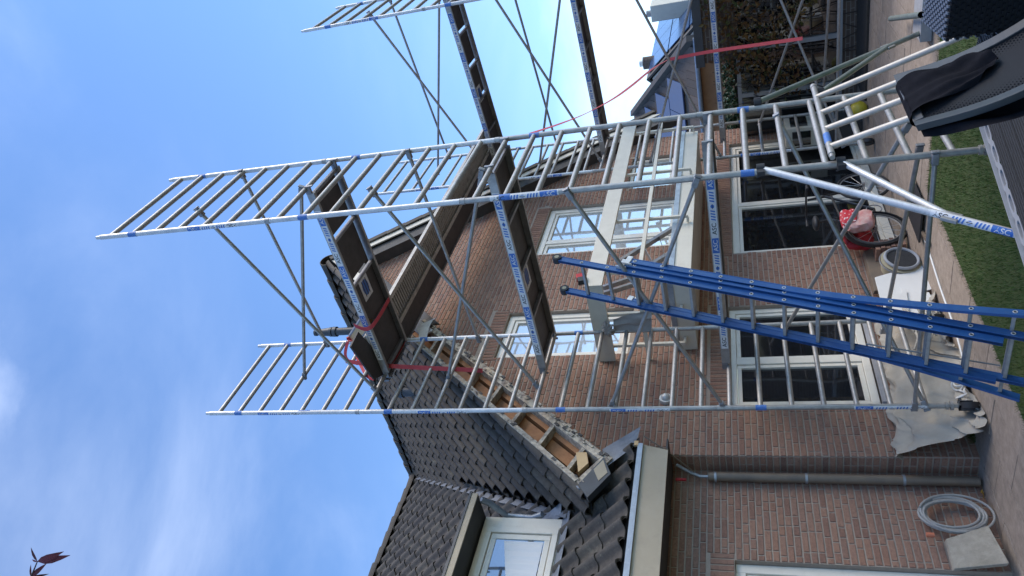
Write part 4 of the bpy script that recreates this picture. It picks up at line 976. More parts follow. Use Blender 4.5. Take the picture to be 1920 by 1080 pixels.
MB().obox(at(1089, 520, y=-0.63), Vector((0.045, 0, 0.01)), Vector((0, 0.03, 0)), Vector((-0.01, 0, 0.05))).build('red_shell', 'red_cloth', tl_, bevel=0.006); MB().obox(at(1092, 526, y=-0.65), Vector((0.045, 0, 0.01)), Vector((0, 0.03, 0)), Vector((-0.01, 0, 0.05))).build('black_grip', 'rubber', tl_, bevel=0.006)

# ------------------------------------------------------------------ frame leaning on the middle tower
lf = thing('leaning_ladder_frame', (0.5, -3.15, 0), 'loose aluminium frame with four pale rungs leaning against the middle tower', 'scaffold frame')
ta, tb = Vector((-0.10, -2.60, 1.235)), Vector((1.27, -2.60, 1.225)); off = Vector((-0.50, -0.57, -1.08))
rod('post', ta, tb, TR, 'alu', lf, 14); rod('post', ta+off, tb+off, TR, 'alu', lf, 14)
rod('coupling_band', ta+(tb-ta)*0.14, ta+(tb-ta)*0.26, TR+0.0015, 'tape_blue', lf, 14)
rod('post_end', ta-Vector((0.05, 0, 0)), ta, 0.019, 'alu', lf); MB().tube([tb, tb+Vector((0.05, 0, 0))], TR+0.004, 14).build('joint_collar', 'alu', lf, smooth=True)
for x in (0.04, 0.37, 0.70, 1.05):
    p = Vector((x, -2.60, 1.23)); rod('rung', p, p+off, 0.0245, 'alu_warm_lit', lf)  # warm light on these rungs is put into their colour
# loose tubes and kerb block at the right
kb = MB().box(2.66, 3.02, -4.2, -2.40, 0.004, 0.11).build('concrete_kerb', 'concrete_grey', None, bevel=0.008); tag(kb, 'pale grey concrete kerb block beside the lawn', 'kerb')
lt = thing('loose_tube', at(1670, 35, z=0.16), 'short open aluminium tube end lying across the concrete kerb', 'tube')
a, b = at(1670, 35, z=0.16), at(1740, 26, z=0.20); b = a+(b-a)*0.85
MB().tube([a, b], 0.03, 14, caps=False).build('tube_wall', 'alu_green', lt, smooth=True); MB().tube([a+(b-a)*0.01, a+(b-a)*0.02], 0.027, 14).build('tube_inside', 'dark_void', lt)

# ------------------------------------------------------------------ garden chairs and bench in the foreground
ch = thing('garden_chair', (-1.4, -3.7, 0), 'charcoal plastic rattan garden chair with a black garment over its back', 'chair')
A_, B_ = Vector((-1.62, -3.43, 1.0)), Vector((-1.04, -3.475, 1.0)); dn = Vector((-0.06, -0.20, -0.42)); wx = (B_-A_); wxn = wx.normalized()
nb = wxn.cross(dn.normalized()); nb = -nb if nb.y > 0 else nb
m = MB()
rows, cols = 60, 34; TM = 1.75
T = lambda s_, t_: A_+wx*s_+dn*t_ + nb*(0.02*(2*s_-1)**2 - 0.03*math.sin(math.pi*min(1, max(0, t_/1.7)))) + wxn*(-0.05*math.sin(math.pi*min(1, max(0, t_/1.7))))
for (t0, t1) in ((i/14*TM, (i+1)/14*TM) for i in range(14)):
    m.add([T(0.08, t0)-nb*0.010, T(0.92, t0)-nb*0.010, T(0.92, t1)-nb*0.010, T(0.08, t1)-nb*0.010], [(0, 1, 2, 3)])
for i in range(rows):                                   # moulded weave, small raised cells
    for j in range(cols):
        if (i+j) % 2: continue
        s0, t0 = 0.095+0.81*j/cols, 0.06+(TM-0.08)*i/rows; s1, t1 = s0+0.81/cols*0.9, t0+(TM-0.08)/rows*0.82
        c = (T(s0, t0)+T(s1, t1))/2+nb*0.004
        m.add([T(s0, t0)-nb*0.006, T(s1, t0)-nb*0.006, T(s1, t1)-nb*0.006, T(s0, t1)-nb*0.006, c-nb*0.002], [(0, 1, 4), (1, 2, 4), (2, 3, 4), (3, 0, 4)])
m.build('back_weave', 'rattan', ch)
m = MB()
for (s0, s1) in ((-0.03, 0.085), (0.915, 1.03)):
    pv = None
    for i in range(15):
        t = -0.02+(TM+0.02)*i/14; cur = [T(s0, t)-nb*0.035, T(s1, t)-nb*0.035, T(s1, t)+nb*0.006, T(s0, t)+nb*0.006]
        if pv: m.add(pv+cur, [(0, 1, 5, 4), (1, 2, 6, 5), (2, 3, 7, 6), (3, 0, 4, 7)])
        else: m.add(cur, [(3, 2, 1, 0)])
        pv = cur
m.beam(T(0.07, 0.03)-nb*0.012, T(0.93, 0.03)-nb*0.012, dn.normalized()*0.026, nb*0.021)
m.build('back_frame', 'rattan_frame', ch, bevel=0.004)
m = MB(); sz = T(0.5, TM); m.obox((sz.x, sz.y-0.24, sz.z), wxn*0.29, (0, 0.26, 0), (0, 0, 0.022)); m.build('seat', 'rattan', ch, bevel=0.01)
for s_ in (0.04, 0.96):
    for (e, f_) in ((T(s_, TM)+Vector((0, -0.45, 0)), 0.0), (T(s_, TM), 0.05)): MB().beam((e.x, e.y, 0.0), (e.x, e.y+f_, e.z), Vector((0.02, 0, 0)), Vector((0, 0.02, 0))).build('leg', 'rattan_frame', ch, bevel=0.004)
# garment: folds over the top edge and hangs down in front and, longer, behind
gr = thing('draped_garment', T(0.4, 0.0), 'black garment draped over the back of the charcoal chair', 'clothing')
rg = random.Random(9); ph = [rg.uniform(0, 6) for _ in range(6)]
def drape(name, n, k, f):
    m = MB()
    for i in range(n+1):
        for j in range(k+1): m.v.append(tuple(f(i/n, j/k)))
    for i in range(n):
        for j in range(k): m.f.append((i*(k+1)+j, i*(k+1)+j+1, (i+1)*(k+1)+j+1, (i+1)*(k+1)+j)); m.m.append(0); m.var.append(0.5)
    m.build(name, 'cloth_black', gr, smooth=True)
def fold(q, t): return 0.011*math.sin(q*12+ph[0]+t*2.5)+0.008*math.sin(q*25+ph[1]-t*4)+0.006*math.sin(t*10+q*5+ph[2])
drape('front_fall', 30, 26, lambda t, q: T(0.16+0.66*q+0.26*t*(1-q*0.6), 0.95*t*(0.55+0.45*math.sin(q*2.6+0.3)))+nb*(0.030+fold(q, t)*(0.3+t)+0.02*math.sin(3.1*min(1, t*1.5))))
drape('top_turn', 8, 26, lambda t, q: T(0.12+0.70*q, -0.06*math.sin(math.pi*t)-0.0)+nb*(0.032-0.095*t+fold(q, 0)*0.3))
drape('back_fall', 26, 26, lambda t, q: T(0.80*q-0.02-0.16*math.sin(2.2*t), 1.28*t)-nb*(0.062+0.05*t+fold(q, t)*1.2))
# wicker armchair behind it
wc = thing('wicker_chair', (0.0, -3.9, 0), 'dark grey woven wicker armchair at the right edge behind the charcoal chair', 'chair')
mat('wicker', (0.10, 0.115, 0.15), 0.45, noise=(0.07, 0.08, 0.105), nscale=60)  # paler strands for top and front, their light put into the colour
c1, c2 = at(1731, 40, z=0.66), at(1772, 76, z=0.66); back = Vector((-0.16, -0.80, 0.0)); wv = c2-c1
sh = MB().prism([c1, c2, c2+back, c1+back], (0, 0, -0.55)).build('shell', 'rattan', wc, bevel=0.03)
m = MB(); nr, nc = 15, 40
for i in range(nc):                                     # woven strands over the top and front
    for j in range(nr):
        if (i+j) % 2: continue
        p = c1+wv*((j+0.5)/nr)+back*((i+0.5)/nc)+Vector((0, 0, 0.004)); m.obox(p, wv/nr*0.62, back/nc*0.36, Vector((0, 0, 0.005)))
m.build('top_weave', 'wicker', wc)
m = MB()
fr_ = (c2-c1)
for i in range(20):
    for j in range(nr):
        if (i+j) % 2: continue
        p = c1+fr_*((j+0.5)/nr)+Vector((0, 0.003, -0.012-0.027*i)); m.obox(p, fr_/nr*0.6, (0, 0.005, 0), (0, 0, 0.008))
m.build('front_weave', 'wicker', wc)
m = MB()
for i in range(20):
    for j in range(nc):
        if (i+j) % 2: continue
        p = c2+back*((j+0.5)/nc)+Vector((-0.003, 0, -0.012-0.027*i)); m.obox(p, back/nc*0.6, (0.005, 0, 0), (0, 0, 0.008))
m.build('side_weave', 'rattan', wc)  # side strands far darker than the top, shade put into the colour
for (e) in (c1, c2, c1+back, c2+back): rod('leg', (e.x*0.97+c1.x*0.03, e.y-0.03, 0.0), (e.x, e.y-0.03, 0.12), 0.02, 'alu_dark', wc)
# bench/table with perforated rim, nearest thing at the bottom
bz = 0.36; r0, r1 = at(1838, 222, z=bz), at(1936, 520, z=bz); w1 = (at(1858, 216, z=bz)-r0); rd = (r1-r0).normalized(); wn = (w1-rd*w1.dot(rd)).normalized()
ext0 = r0-rd*0.35; bn = thing('garden_bench', (r0.x, r0.y, 0), 'dark slatted plastic garden table with a light grey perforated rim, lower right corner', 'table')
RW = 0.085; m = MB(); Lb = (r1-ext0).length; nh = int(Lb/0.19)
up = Vector((0, 0, 1))
for i in range(nh):                                     # rim as a strip with oval holes cut in it
    s0, s1 = i*Lb/nh, (i+1)*Lb/nh; c = ext0+rd*((s0+s1)/2)+wn*RW/2; hl, hw_ = (s1-s0)*0.33, RW*0.26; K = 12
    inn = [c+rd*hl*math.cos(q*2*math.pi/K)*(1 if abs(math.cos(q*2*math.pi/K)) < 0.95 else 1)+wn*hw_*math.copysign(abs(math.sin(q*2*math.pi/K))**0.6, math.sin(q*2*math.pi/K)) for q in range(K)]
    out_ = []
    for q in range(K):
        a = q*2*math.pi/K; cx_, sx_ = math.cos(a), math.sin(a); k_ = 1/max(abs(cx_), abs(sx_)); out_.append(c+rd*(s1-s0)/2*cx_*k_+wn*RW/2*sx_*k_)
    m.add(inn+out_, [(q, K+q, K+(q+1) % K, (q+1) % K) for q in range(K)])
    m.add(inn+[v-up*0.03 for v in inn], [(q, (q+1) % K, K+(q+1) % K, K+q) for q in range(K)])
m.beam(ext0, r1, wn*0.004, up*0.022); m.build('perforated_rim', 'plastic_grey', bn)
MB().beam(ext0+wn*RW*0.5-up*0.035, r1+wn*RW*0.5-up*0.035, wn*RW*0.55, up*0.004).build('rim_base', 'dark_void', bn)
for j in range(3):
    c0 = wn*(RW+0.012+0.075+j*0.16); o = MB(); o.beam(ext0+c0-up*0.006, r1+c0-up*0.006, wn*0.075, up*0.012)
    for k_ in range(5): o.beam(ext0+c0+wn*(-0.058+0.029*k_)+up*0.006, r1+c0+wn*(-0.058+0.029*k_)+up*0.006, wn*0.010, up*0.003)
    o.build('slat', 'plastic_dark', bn)
for (e) in (ext0+wn*0.1, ext0+wn*0.45, r1+wn*0.1, r1+wn*0.45): MB().beam((e.x, e.y, 0), (e.x, e.y, bz-0.03), Vector((0.025, 0, 0)), Vector((0, 0.025, 0))).build('leg', 'plastic_grey', bn)

# ------------------------------------------------------------------ along the wall
# hose coil hung against the wing wall, concrete cover leaning below it
hs = thing('garden_hose', (-0.72, 0.6, 0.3), 'coiled grey garden hose against the wing wall', 'hose')
pts = []; hc = Vector((-0.73, 0.585, 0.33)); turns = 10; rh = random.Random(2)
for i in range(turns*28+1):
    a = i*2*math.pi/28+0.6; tr_ = i/28; rx = 0.162+0.014*math.sin(tr_*2.1); rz = 0.232+0.016*math.sin(tr_*1.7+1)
    pts.append(hc+Vector((rx*math.cos(a)+0.012*math.sin(tr_*1.3), -0.006*((tr_*1.9) % 2.2)-0.010*math.sin(tr_*2.6), rz*math.sin(a)+0.012*math.cos(tr_*1.1))))
MB().tube(pts, 0.0115, 8).build('hose_coil', 'hose', hs, smooth=True)
pt2 = [hc+Vector((0.20*math.cos(a), -0.03, 0.28*math.sin(a)-0.03)) for a in rng(-2.9, 1.3, 0.2)]; MB().tube(pt2, 0.0105, 8).build('hose_loop', 'hose', hs, smooth=True)
p = at(1744, 1003, y=0.56); MB().tube([p-Vector((0, 0, 0.03)), p+Vector((0, 0, 0.03))], 0.02, 12).build('hose_coupling', 'orange', hs, smooth=True)
cv = MB().prism([at(1774, 1010, y=0.60), at(1853, 985, y=0.50), at(1893, 1056, y=0.44), at(1790, 1066, y=0.56)], (0.004, 0.045, 0.01)).build('concrete_slab', 'concrete', None, bevel=0.006)
tag(cv, 'square concrete slab leaning against the wing wall under the hose', 'slab')
lv = MB(); c = at(1845, 928, z=0.012)
for i in range(9):
    a = i*0.75; lv.add([c, c+Vector((0.05*math.cos(a), 0.05*math.sin(a), 0.01)), c+Vector((0.035*math.cos(a+0.4), 0.035*math.sin(a+0.4), 0.02))], [(0, 1, 2)])
tag(lv.build('fallen_leaf', 'yellow_leaf', None), 'yellow fallen leaf at the foot of the downpipe', 'leaf')
wd_ = MB(); c = Vector((0.02, 0.40, 0.0)); rw = random.Random(5)
for i in range(70):
    a = rw.uniform(0, 6.28); l = rw.uniform(0.03, 0.11); b = c+Vector((rw.uniform(-.05, .05), rw.uniform(-.04, .03), 0)); wd_.cv = rw.random()
    wd_.add([b, b+Vector((0.006, 0, 0)), b+Vector((l*0.6*math.cos(a), l*0.6*math.sin(a)-0.02, l))], [(0, 1, 2)])
tag(wd_.build('weed_tuft', 'blade', None, var=True), 'green weed tuft at the foot of the gable corner', 'weed')
# dust sheet over piled stuff under the window
ds = thing('dust_sheet', (0.8, 0.2, 0), 'crumpled off-white dust sheet over a pile under the ground floor window', 'dust sheet')
m = MB(); nx, ny = 150, 70; r_ = random.Random(13); ph = [r_.uniform(0, 6.3) for _ in range(10)]
def dz(u, v):
    # u along wall 0..1, v from wall 0 to front 1
    top = 0.66*(1-0.20*u)-0.10*max(0, u-0.75)*4*0.3; sh_ = 1/(1+math.exp((v-0.52)*9)); z = top*sh_
    z += 0.030*math.sin(u*21+v*7+ph[0])*(0.4+v)+0.022*math.sin(u*37-v*13+ph[1])+0.018*math.sin(u*9+v*24+ph[2])
    z += 0.03*math.sin(u*6.0+ph[5])*math.cos(v*5+ph[6])
    z += 0.055*(1-abs(math.sin(u*11+v*4+1.2*math.sin(v*5+u*3)+ph[7])))**2 - 0.03*(1-abs(math.sin(u*7-v*9+ph[8])))**3 + 0.04*(1-abs(math.sin(u*25+v*16+1.5*math.sin(u*9)+ph[9])))**2*(0.3+v)
    return max(0.012, z)
for i in range(nx+1):
    for j in range(ny+1):
        u, v = i/nx, j/ny; x = -0.28+2.05*u+0.05*math.sin(v*6+ph[3])*v; y = 0.42-0.47*v-0.05*math.sin(u*15+ph[4])*v*(0.5+0.5*math.sin(u*5))
        m.v.append((x, y, dz(u, v)))
for i in range(nx):
    for j in range(ny): m.f.append((i*(ny+1)+j, (i+1)*(ny+1)+j, (i+1)*(ny+1)+j+1, i*(ny+1)+j+1)); m.m.append(0); m.var.append(0.5)
m.build('sheet', 'canvas', ds, smooth=True)
m = MB()
for i in range(26):
    a = r_.uniform(0, 6.28); c = Vector((1.05+r_.uniform(-.22, .22), -0.08+r_.uniform(-.05, .05), 0.25+r_.uniform(-.12, .16)))
    m.tube(spline([c+Vector((-0.14, 0, 0.03*math.sin(a))), c+Vector((-0.03, -0.05, 0.05*math.cos(a))), c+Vector((0.12, -0.01, 0.04*math.sin(a*2)))], 4), 0.012, 6)
m.build('bunched_edge', 'canvas', ds, smooth=True)
# strip of white lashing net by the caster
ln_ = thing('white_rope', (0.1, 0.05, 0), 'tangled white rope on the paving beside the tower caster', 'rope'); m = MB()
for i in range(7):
    c = Vector((0.02+0.05*i, 0.02+0.03*math.sin(i*2), 0.02+0.10*abs(math.sin(i*0.9)))); m.torus(c, 0.045, 0.008, (math.sin(i), math.cos(i*1.7), 0.6), 14, 5)
m.tube(spline([(0.4, -0.02, 0.01), (0.9, -0.16, 0.01), (1.5, -0.22, 0.01), (2.3, -0.35, 0.012), (2.9, -0.30, 0.01)], 8), 0.010, 6); m.build('rope_strand', 'panel_white', ln_, smooth=True)
# white panels leaning in a stack
grp = 'white sheets leaning by the wall'
for i, (q, y_, lab) in enumerate((([(1640, 520), (1755, 486), (1762, 538), (1652, 566)], 0.05, 'large white sheet leaning at the wall, frontmost of the stack'),
                                  ([(1690, 540), (1742, 548), (1765, 590), (1700, 590)], 0.02, 'small white sheet with a cut corner low in the stack of sheets'),
                                  ([(1655, 565), (1700, 545), (1705, 585), (1660, 600)], 0.0, 'white offcut sheet lying against the dust sheet'))):
    o = MB().prism([at(a, b, y=y_) for a, b in q], (0, 0.012, 0.0)).build('white_sheet', 'panel_white', None, bevel=0.002); tag(o, lab, 'sheet', grp)
bs = MB().prism([at(1620, 470, y=0.32), at(1640, 545, y=0.32), at(1665, 540, y=0.30), at(1650, 462, y=0.30)], (0, 0.06, 0.02)).build('timber_plank', 'wood_pale', None, bevel=0.004)
bs.data.materials[0] = MATS['brown_pipe']; tag(bs, 'brown timber plank leaning between the bricks and the white sheets', 'plank')
# round basket with dark cushion lid
rc = at(1690, 487, y=0.0); rb_ = thing('round_basket', (rc.x, rc.y, 0), 'round straw coloured tub with a dark lid and pale rim beside the white sheets', 'tub')
axv = Vector((-0.12, -0.88, -0.12)).normalized()
MB().tube([rc-axv*0.16, rc-axv*0.01], 0.185, 24, r2=0.215).build('tub_body', 'straw', rb_, smooth=True)
MB().torus(rc+axv*0.02, 0.175, 0.018, axv, 32, 8).build('lid_rim', 'plastic_grey', rb_, smooth=True); MB().tube([rc+axv*0.0, rc+axv*0.018], 0.165, 28).build('lid', 'plastic_dark', rb_, smooth=True)
MB().torus(rc-axv*0.03, 0.222, 0.008, axv, 32, 6).build('tub_hoop', 'alu_dark', rb_, smooth=True)
# loose bricks standing on edge
rbk = random.Random(3); labs = ['leftmost', 'second', 'third', 'fourth', 'fifth', 'sixth']
for i, (cx, cy) in enumerate(((1637, 447), (1644, 446), (1652, 444), (1660, 442), (1670, 440), (1680, 437))):
    c = at(cx, cy, y=0.22); m = MB(); m.cv = (0.75, 0.1, 0.5, 0.05, 0.4, 0.9)[i]
    c = Vector((2.98+0.012*i, 0.24, 0.36-0.058*i)); m.obox(c, Vector((0.10, 0.0, 0.0)), Vector((0, 0.105+0.01*(i % 2), 0)), Vector((0, 0, 0.025)))
    o = m.build('loose_brick', 'brick', None, var=True, bevel=0.004)
    tag(o, ['uppermost loose brick of the small pile by the patio door', 'second loose brick from the top of the small pile', 'third loose brick from the top of the small pile', 'fourth loose brick from the top of the small pile', 'fifth loose brick from the top of the small pile', 'lowest loose brick of the small pile on the paving'][i], 'brick', 'loose bricks piled by the patio door')
# bicycle with panniers
rdm = mat('red_dots', (0.50, 0.015, 0.03), 0.6); t_ = rdm.node_tree; vo = N(t_, 'ShaderNodeTexVoronoi', i_Scale=28.0); g_ = N(t_, 'ShaderNodeNewGeometry'); cr_ = N(t_, 'ShaderNodeValToRGB')
cr_.color_ramp.interpolation = 'CONSTANT'; cr_.color_ramp.elements[0].color = (0.75, 0.68, 0.66, 1); cr_.color_ramp.elements[1].position = 0.27; cr_.color_ramp.elements[1].color = (0.50, 0.015, 0.03, 1)
t_.links.new(g_.outputs['Position'], vo.inputs['Vector']); t_.links.new(vo.outputs['Distance'], cr_.inputs[0]); t_.links.new(cr_.outputs[0], t_.nodes['Principled BSDF'].inputs['Base Color'])
bk = thing('bicycle', (3.3, -0.05, 0), 'black bicycle with red and pink panniers by the patio door', 'bicycle')
rwc, fwc = Vector((3.30, 0.10, 0.33)), Vector((4.32, 0.02, 0.33)); hd = (fwc-rwc).normalized(); sdv = Vector((-hd.y, hd.x, 0))
for wcn in (rwc, fwc):
    wh = MB().torus(wcn, 0.315, 0.020, sdv, 40, 8).build('tyre', 'rubber', bk, smooth=True)
    MB().torus(wcn, 0.292, 0.008, sdv, 36, 6).build('rim', 'alu', wh, smooth=True)
    m = MB()
    for i in range(14):
        a = i*2*math.pi/14; e = wcn+(hd*math.cos(a)+Vector((0, 0, 1))*math.sin(a))*0.29; m.tube([wcn, e], 0.0022, 4)
    m.build('spokes', 'alu_bright', wh); MB().tube([wcn-sdv*0.05, wcn+sdv*0.05], 0.022, 10).build('hub', 'alu', wh, smooth=True)
bb = rwc+hd*0.45+Vector((0, 0, -0.05)); stt = rwc+hd*0.28+Vector((0, 0, 0.48)); hh_ = fwc-hd*0.18+Vector((0, 0, 0.50))
m = MB()
for (p, q) in ((rwc, bb), (rwc, stt), (bb, stt), (bb, hh_), (stt-Vector((0, 0, .12)), hh_-Vector((0, 0, .08))), (hh_, fwc), (hh_, hh_+Vector((0, 0, 0.22))-hd*0.05), (stt, stt+Vector((0, 0, 0.16))-hd*0.03)): m.tube([p, q], 0.017, 8)
m.build('bike_frame', 'frame_black', bk, smooth=True)
hb = hh_+Vector((0, 0, 0.24))-hd*0.05; MB().tube(spline([hb-sdv*0.30-hd*0.18, hb-sdv*0.26-hd*0.05, hb-sdv*0.08, hb+sdv*0.08, hb+sdv*0.26-hd*0.05, hb+sdv*0.30-hd*0.18], 5), 0.013, 8).build('handlebar', 'frame_black', bk, smooth=True)
for sg in (-1, 1): MB().tube([hb+sdv*0.30*sg-hd*0.20, hb+sdv*0.29*sg-hd*0.10], 0.018, 8).build('grip', 'rubber', bk, smooth=True)
MB().ball(stt+Vector((0, 0, 0.19))-hd*0.05, 0.13, 0.09, 0.045).build('saddle', 'rubber', bk, smooth=True)
MB().torus(rwc, 0.355, 0.014, sdv, 36, 6, squash=2.2).build('mudguard', 'frame_black', bk, smooth=True)
MB().torus(bb, 0.09, 0.008, sdv, 20, 6).build('chainring', 'alu_dark', bk, smooth=True)
MB().beam(rwc+Vector((0, 0, 0.42))-hd*0.22, rwc+Vector((0, 0, 0.42))+hd*0.22, sdv*0.06, Vector((0, 0, 0.008))).build('carrier', 'frame_black', bk)
def bag(name, mname, c, l, w_, h, seed):
    r_ = random.Random(seed); m = MB(); n, k = 18, 12; c = Vector(c)
    for i in range(k+1):
        z = -1+2*i/k
        for j in range(n):
            a = 2*math.pi*j/n; ca_, sa_ = math.cos(a), math.sin(a); q = (abs(ca_)**4+abs(sa_)**4)**-0.25; zz = (1-abs(z)**5)**0.3 if abs(z) < 1 else 0.0
            wr = 1+0.05*math.sin(a*5+z*4+seed)+0.04*math.sin(z*9+a*2)
            m.v.append(tuple(c+hd*(l*ca_*q*zz*wr*(1+0.12*z))+sdv*(w_*sa_*q*zz*wr*(1-0.25*z))+Vector((0, 0, h*z+0.012*math.sin(a*3+seed)))))
    for i in range(k):
        for j in range(n): m.f.append((i*n+j, i*n+(j+1) % n, (i+1)*n+(j+1) % n, (i+1)*n+j)); m.m.append(0); m.var.append(0.5)
    return m.build(name, mname, bk, smooth=True)
bag('pink_pannier', 'pink', rwc+sdv*-0.14+Vector((0, 0, 0.19)), 0.17, 0.075, 0.17, 1)
bag('dotted_flap', 'red_dots', rwc+sdv*-0.15+Vector((0, 0, 0.30))+hd*0.04, 0.16, 0.075, 0.10, 2)
bag('red_pannier', 'red_cloth', rwc+sdv*0.14+Vector((0, 0, 0.19)), 0.17, 0.07, 0.17, 3)
bb2 = MB().prism([at(1712, 333, z=0.03), at(1733, 383, z=0.03), at(1726, 455, z=0.03), at(1702, 392, z=0.03)], (0, 0, 0.02)).build('black_board', 'rubber', None); tag(bb2, 'thin black board lying on the paving behind the bicycle', 'board')
# yellow ball, metal cabinet
yb = MB().ball((6.25, -0.27, 0.13), 0.13, 0.13, 0.13, 20, 12).build('ball', 'yellow', None, smooth=True); tag(yb, 'yellow ball on the paving behind the leaning frame', 'ball')
cb = thing('garden_cabinet', (6.9, 0.3, 0), 'cream metal cabinet with a dark glass front in the corner by the right tower', 'cabinet')
MB().box(6.62, 7.18, 0.08, 0.42, 0.52, 1.16).build('cabinet_body', 'cream', cb, bevel=0.012); MB().box(6.60, 6.619, 0.14, 0.38, 0.78, 1.06).build('cabinet_glass', 'glass_dark', cb); MB().box(6.68, 7.05, 0.06, 0.079, 0.82, 1.08).build('front_glass', 'glass_dark', cb); MB().box(6.64, 7.16, 0.10, 0.40, 0.006, 0.52).build('cabinet_stand', 'soffit_dark', cb)
bkt = MB().box(3.4, 4.3, -0.55, -0.50, 0.0, 0.0) if False else None
for (x, y, l, a, lab) in ((2.2, -0.40, 0.35, 1.45, 'short grey lath lying on the paving before the white sheets'), (3.0, -0.30, 0.5, 1.6, 'dark lath lying on the paving by the round tub')):
    o = MB().beam((x-l*math.sin(a)/2, y-l*math.cos(a)/2, 0.02), (x+l*math.sin(a)/2, y+l*math.cos(a)/2, 0.02), Vector((0, 0.02, 0)), Vector((0, 0, 0.014))).build('lath', 'brown_pipe', None, bevel=0.003); tag(o, lab, 'lath')

# ------------------------------------------------------------------ garden room at the right, vine, hedge
AX = 7.30
mb_ = bpy.data.materials.new('brick_far'); mb_.use_nodes = True; t_ = mb_.node_tree; bsd = t_.nodes['Principled BSDF']; bsd.inputs['Roughness'].default_value = 0.9
g_ = N(t_, 'ShaderNodeNewGeometry'); sx = N(t_, 'ShaderNodeSeparateXYZ'); cx_ = N(t_, 'ShaderNodeCombineXYZ'); bt = N(t_, 'ShaderNodeTexBrick')
bt.inputs['Scale'].default_value = 1.0; bt.inputs['Brick Width'].default_value = 0.215; bt.inputs['Row Height'].default_value = 0.0625; bt.inputs['Mortar Size'].default_value = 0.006
bt.inputs['Color1'].default_value = (0.085, 0.06, 0.05, 1); bt.inputs['Color2'].default_value = (0.13, 0.09, 0.07, 1); bt.inputs['Mortar'].default_value = (0.19, 0.17, 0.15, 1)
t_.links.new(g_.outputs['Position'], sx.inputs[0]); t_.links.new(sx.outputs['Y'], cx_.inputs['X']); t_.links.new(sx.outputs['Z'], cx_.inputs['Y']); t_.links.new(cx_.outputs[0], bt.inputs['Vector']); t_.links.new(bt.outputs['Color'], bsd.inputs['Base Color'])
bp_ = N(t_, 'ShaderNodeBump'); bp_.inputs['Strength'].default_value = 0.6; bp_.inputs['Distance'].default_value = 0.008; bp_.invert = True; t_.links.new(bt.outputs['Fac'], bp_.inputs['Height']); t_.links.new(bp_.outputs[0], bsd.inputs['Normal']); MATS['brick_far'] = mb_
gr_ = thing('garden_room', (AX, -2, 0), 'dark brick garden room with large dark windows at the right behind the tower', 'garden room')
m = MB(); m.box(AX, AX+3, -7, -0.97, 1.84, 2.36); m.box(AX, AX+3, -7, 0.43, -0.05, 0.24); m.box(AX+0.08, AX+3, -7, -0.97, 0.24, 1.84); m.box(AX+0.08, AX+1.2, -0.97, 0.43, 0.24, 1.80); m.build('wall', 'brick_far', gr_)
MB().box(AX-0.06, AX+3.1, -7.1, -0.93, 2.36, 2.50).build('roof_edge', 'grey_pvc', gr_)
MB().box(AX-0.05, AX+0.078, -7, 0.43, 0.242, 0.315).build('sill', 'window_grey', gr_)
MB().box(AX-0.01, AX+1.2, -0.968, 0.43, 1.80, 1.86).build('head', 'window_grey', gr_)
for y in (-0.33, -1.12, -2.1, -3.2, -4.4): MB().box(AX-0.02, AX+0.07, y-0.035, y+0.035, 0.316, 1.80 if y > -0.97 else 1.838).build('mullion', 'window_grey', gr_)
ys = [0.42, -0.295, -0.365, -1.085, -1.155, -2.065, -2.135, -3.165, -3.235, -4.365]
for i in range(0, 10, 2): MB().box(AX+0.03, AX+0.04, ys[i+1]+0.001, ys[i]-0.001, 0.317, 1.798 if ys[i] > -0.97 else 1.836).build('pane', 'glass_dark', gr_)
foot_strip = MB().box(6.35, AX-0.002, -7, -0.35, -0.01, 0.035).build('dark_foot_strip', 'soil', None, bevel=0.01); foot_strip['kind'] = 'structure'  # added dark strip standing in for the wall's dark foot, no bed known
def leaves(name, mname, n, pos, size, par, seed, flat=None):
    r_ = random.Random(seed); m = MB()
    for i in range(n):
        c = pos(r_)
        if c is None: continue
        s_ = size*r_.uniform(0.6, 1.3); d = Vector((r_.gauss(0, 1), r_.gauss(0, 1), r_.gauss(0, 1))).normalized(); e = d.cross(Vector((r_.gauss(0, 1), r_.gauss(0, 1), r_.gauss(0, 1)))).normalized(); f_ = d.cross(e)*0.25
        m.cv = r_.random(); c = Vector(c)
        m.add([c-d*s_, c+e*s_*0.55+f_*s_, c+d*s_, c-e*s_*0.55+f_*s_], [(0, 1, 2), (0, 2, 3)])
    return m.build(name, mname, par, var=True)
vn = thing('climbing_vine', (AX-0.06, -1.2, 0), 'brown autumn climbing vine over the dark garden room wall', 'vine')
blobs = [(-2.0, 2.15, 0.5, 0.22), (-1.5, 1.95, 0.35, 0.3), (-1.9, 1.6, 0.5, 0.35), (-1.25, 1.5, 0.4, 0.3), (-0.75, 1.45, 0.35, 0.35), (-0.6, 1.05, 0.35, 0.3), (-1.5, 1.1, 0.4, 0.3), (-2.5, 1.3, 0.5, 0.5), (-0.95, 1.9, 0.25, 0.3), (-1.9, 0.85, 0.4, 0.25), (-2.9, 2.0, 0.5, 0.4)]
def vpos(r_):
    b = r_.choice(blobs); return (AX-0.05-abs(r_.gauss(0, 0.06)), r_.gauss(b[0], b[2]*0.5), max(0.5, min(2.48, r_.gauss(b[1], b[3]*0.5))))
leaves('leaves', 'vine_leaf', 1500, vpos, 0.045, vn, 4)
m = MB(); r_ = random.Random(6)
for i in range(14):
    y = r_.uniform(-2.6, -0.4); p = [Vector((AX-0.02, y, 0.0))]
    for k_ in range(9): p.append(p[-1]+Vector((r_.uniform(-.02, .01), r_.uniform(-.12, .12), 0.25)))
    m.tube(p, 0.009, 5, r2=0.004)
m.build('stems', 'bark', vn, smooth=True)
hg = thing('hedge', (9.0, 0.4, 0), 'dark green conifer hedge behind the low garden room', 'hedge')
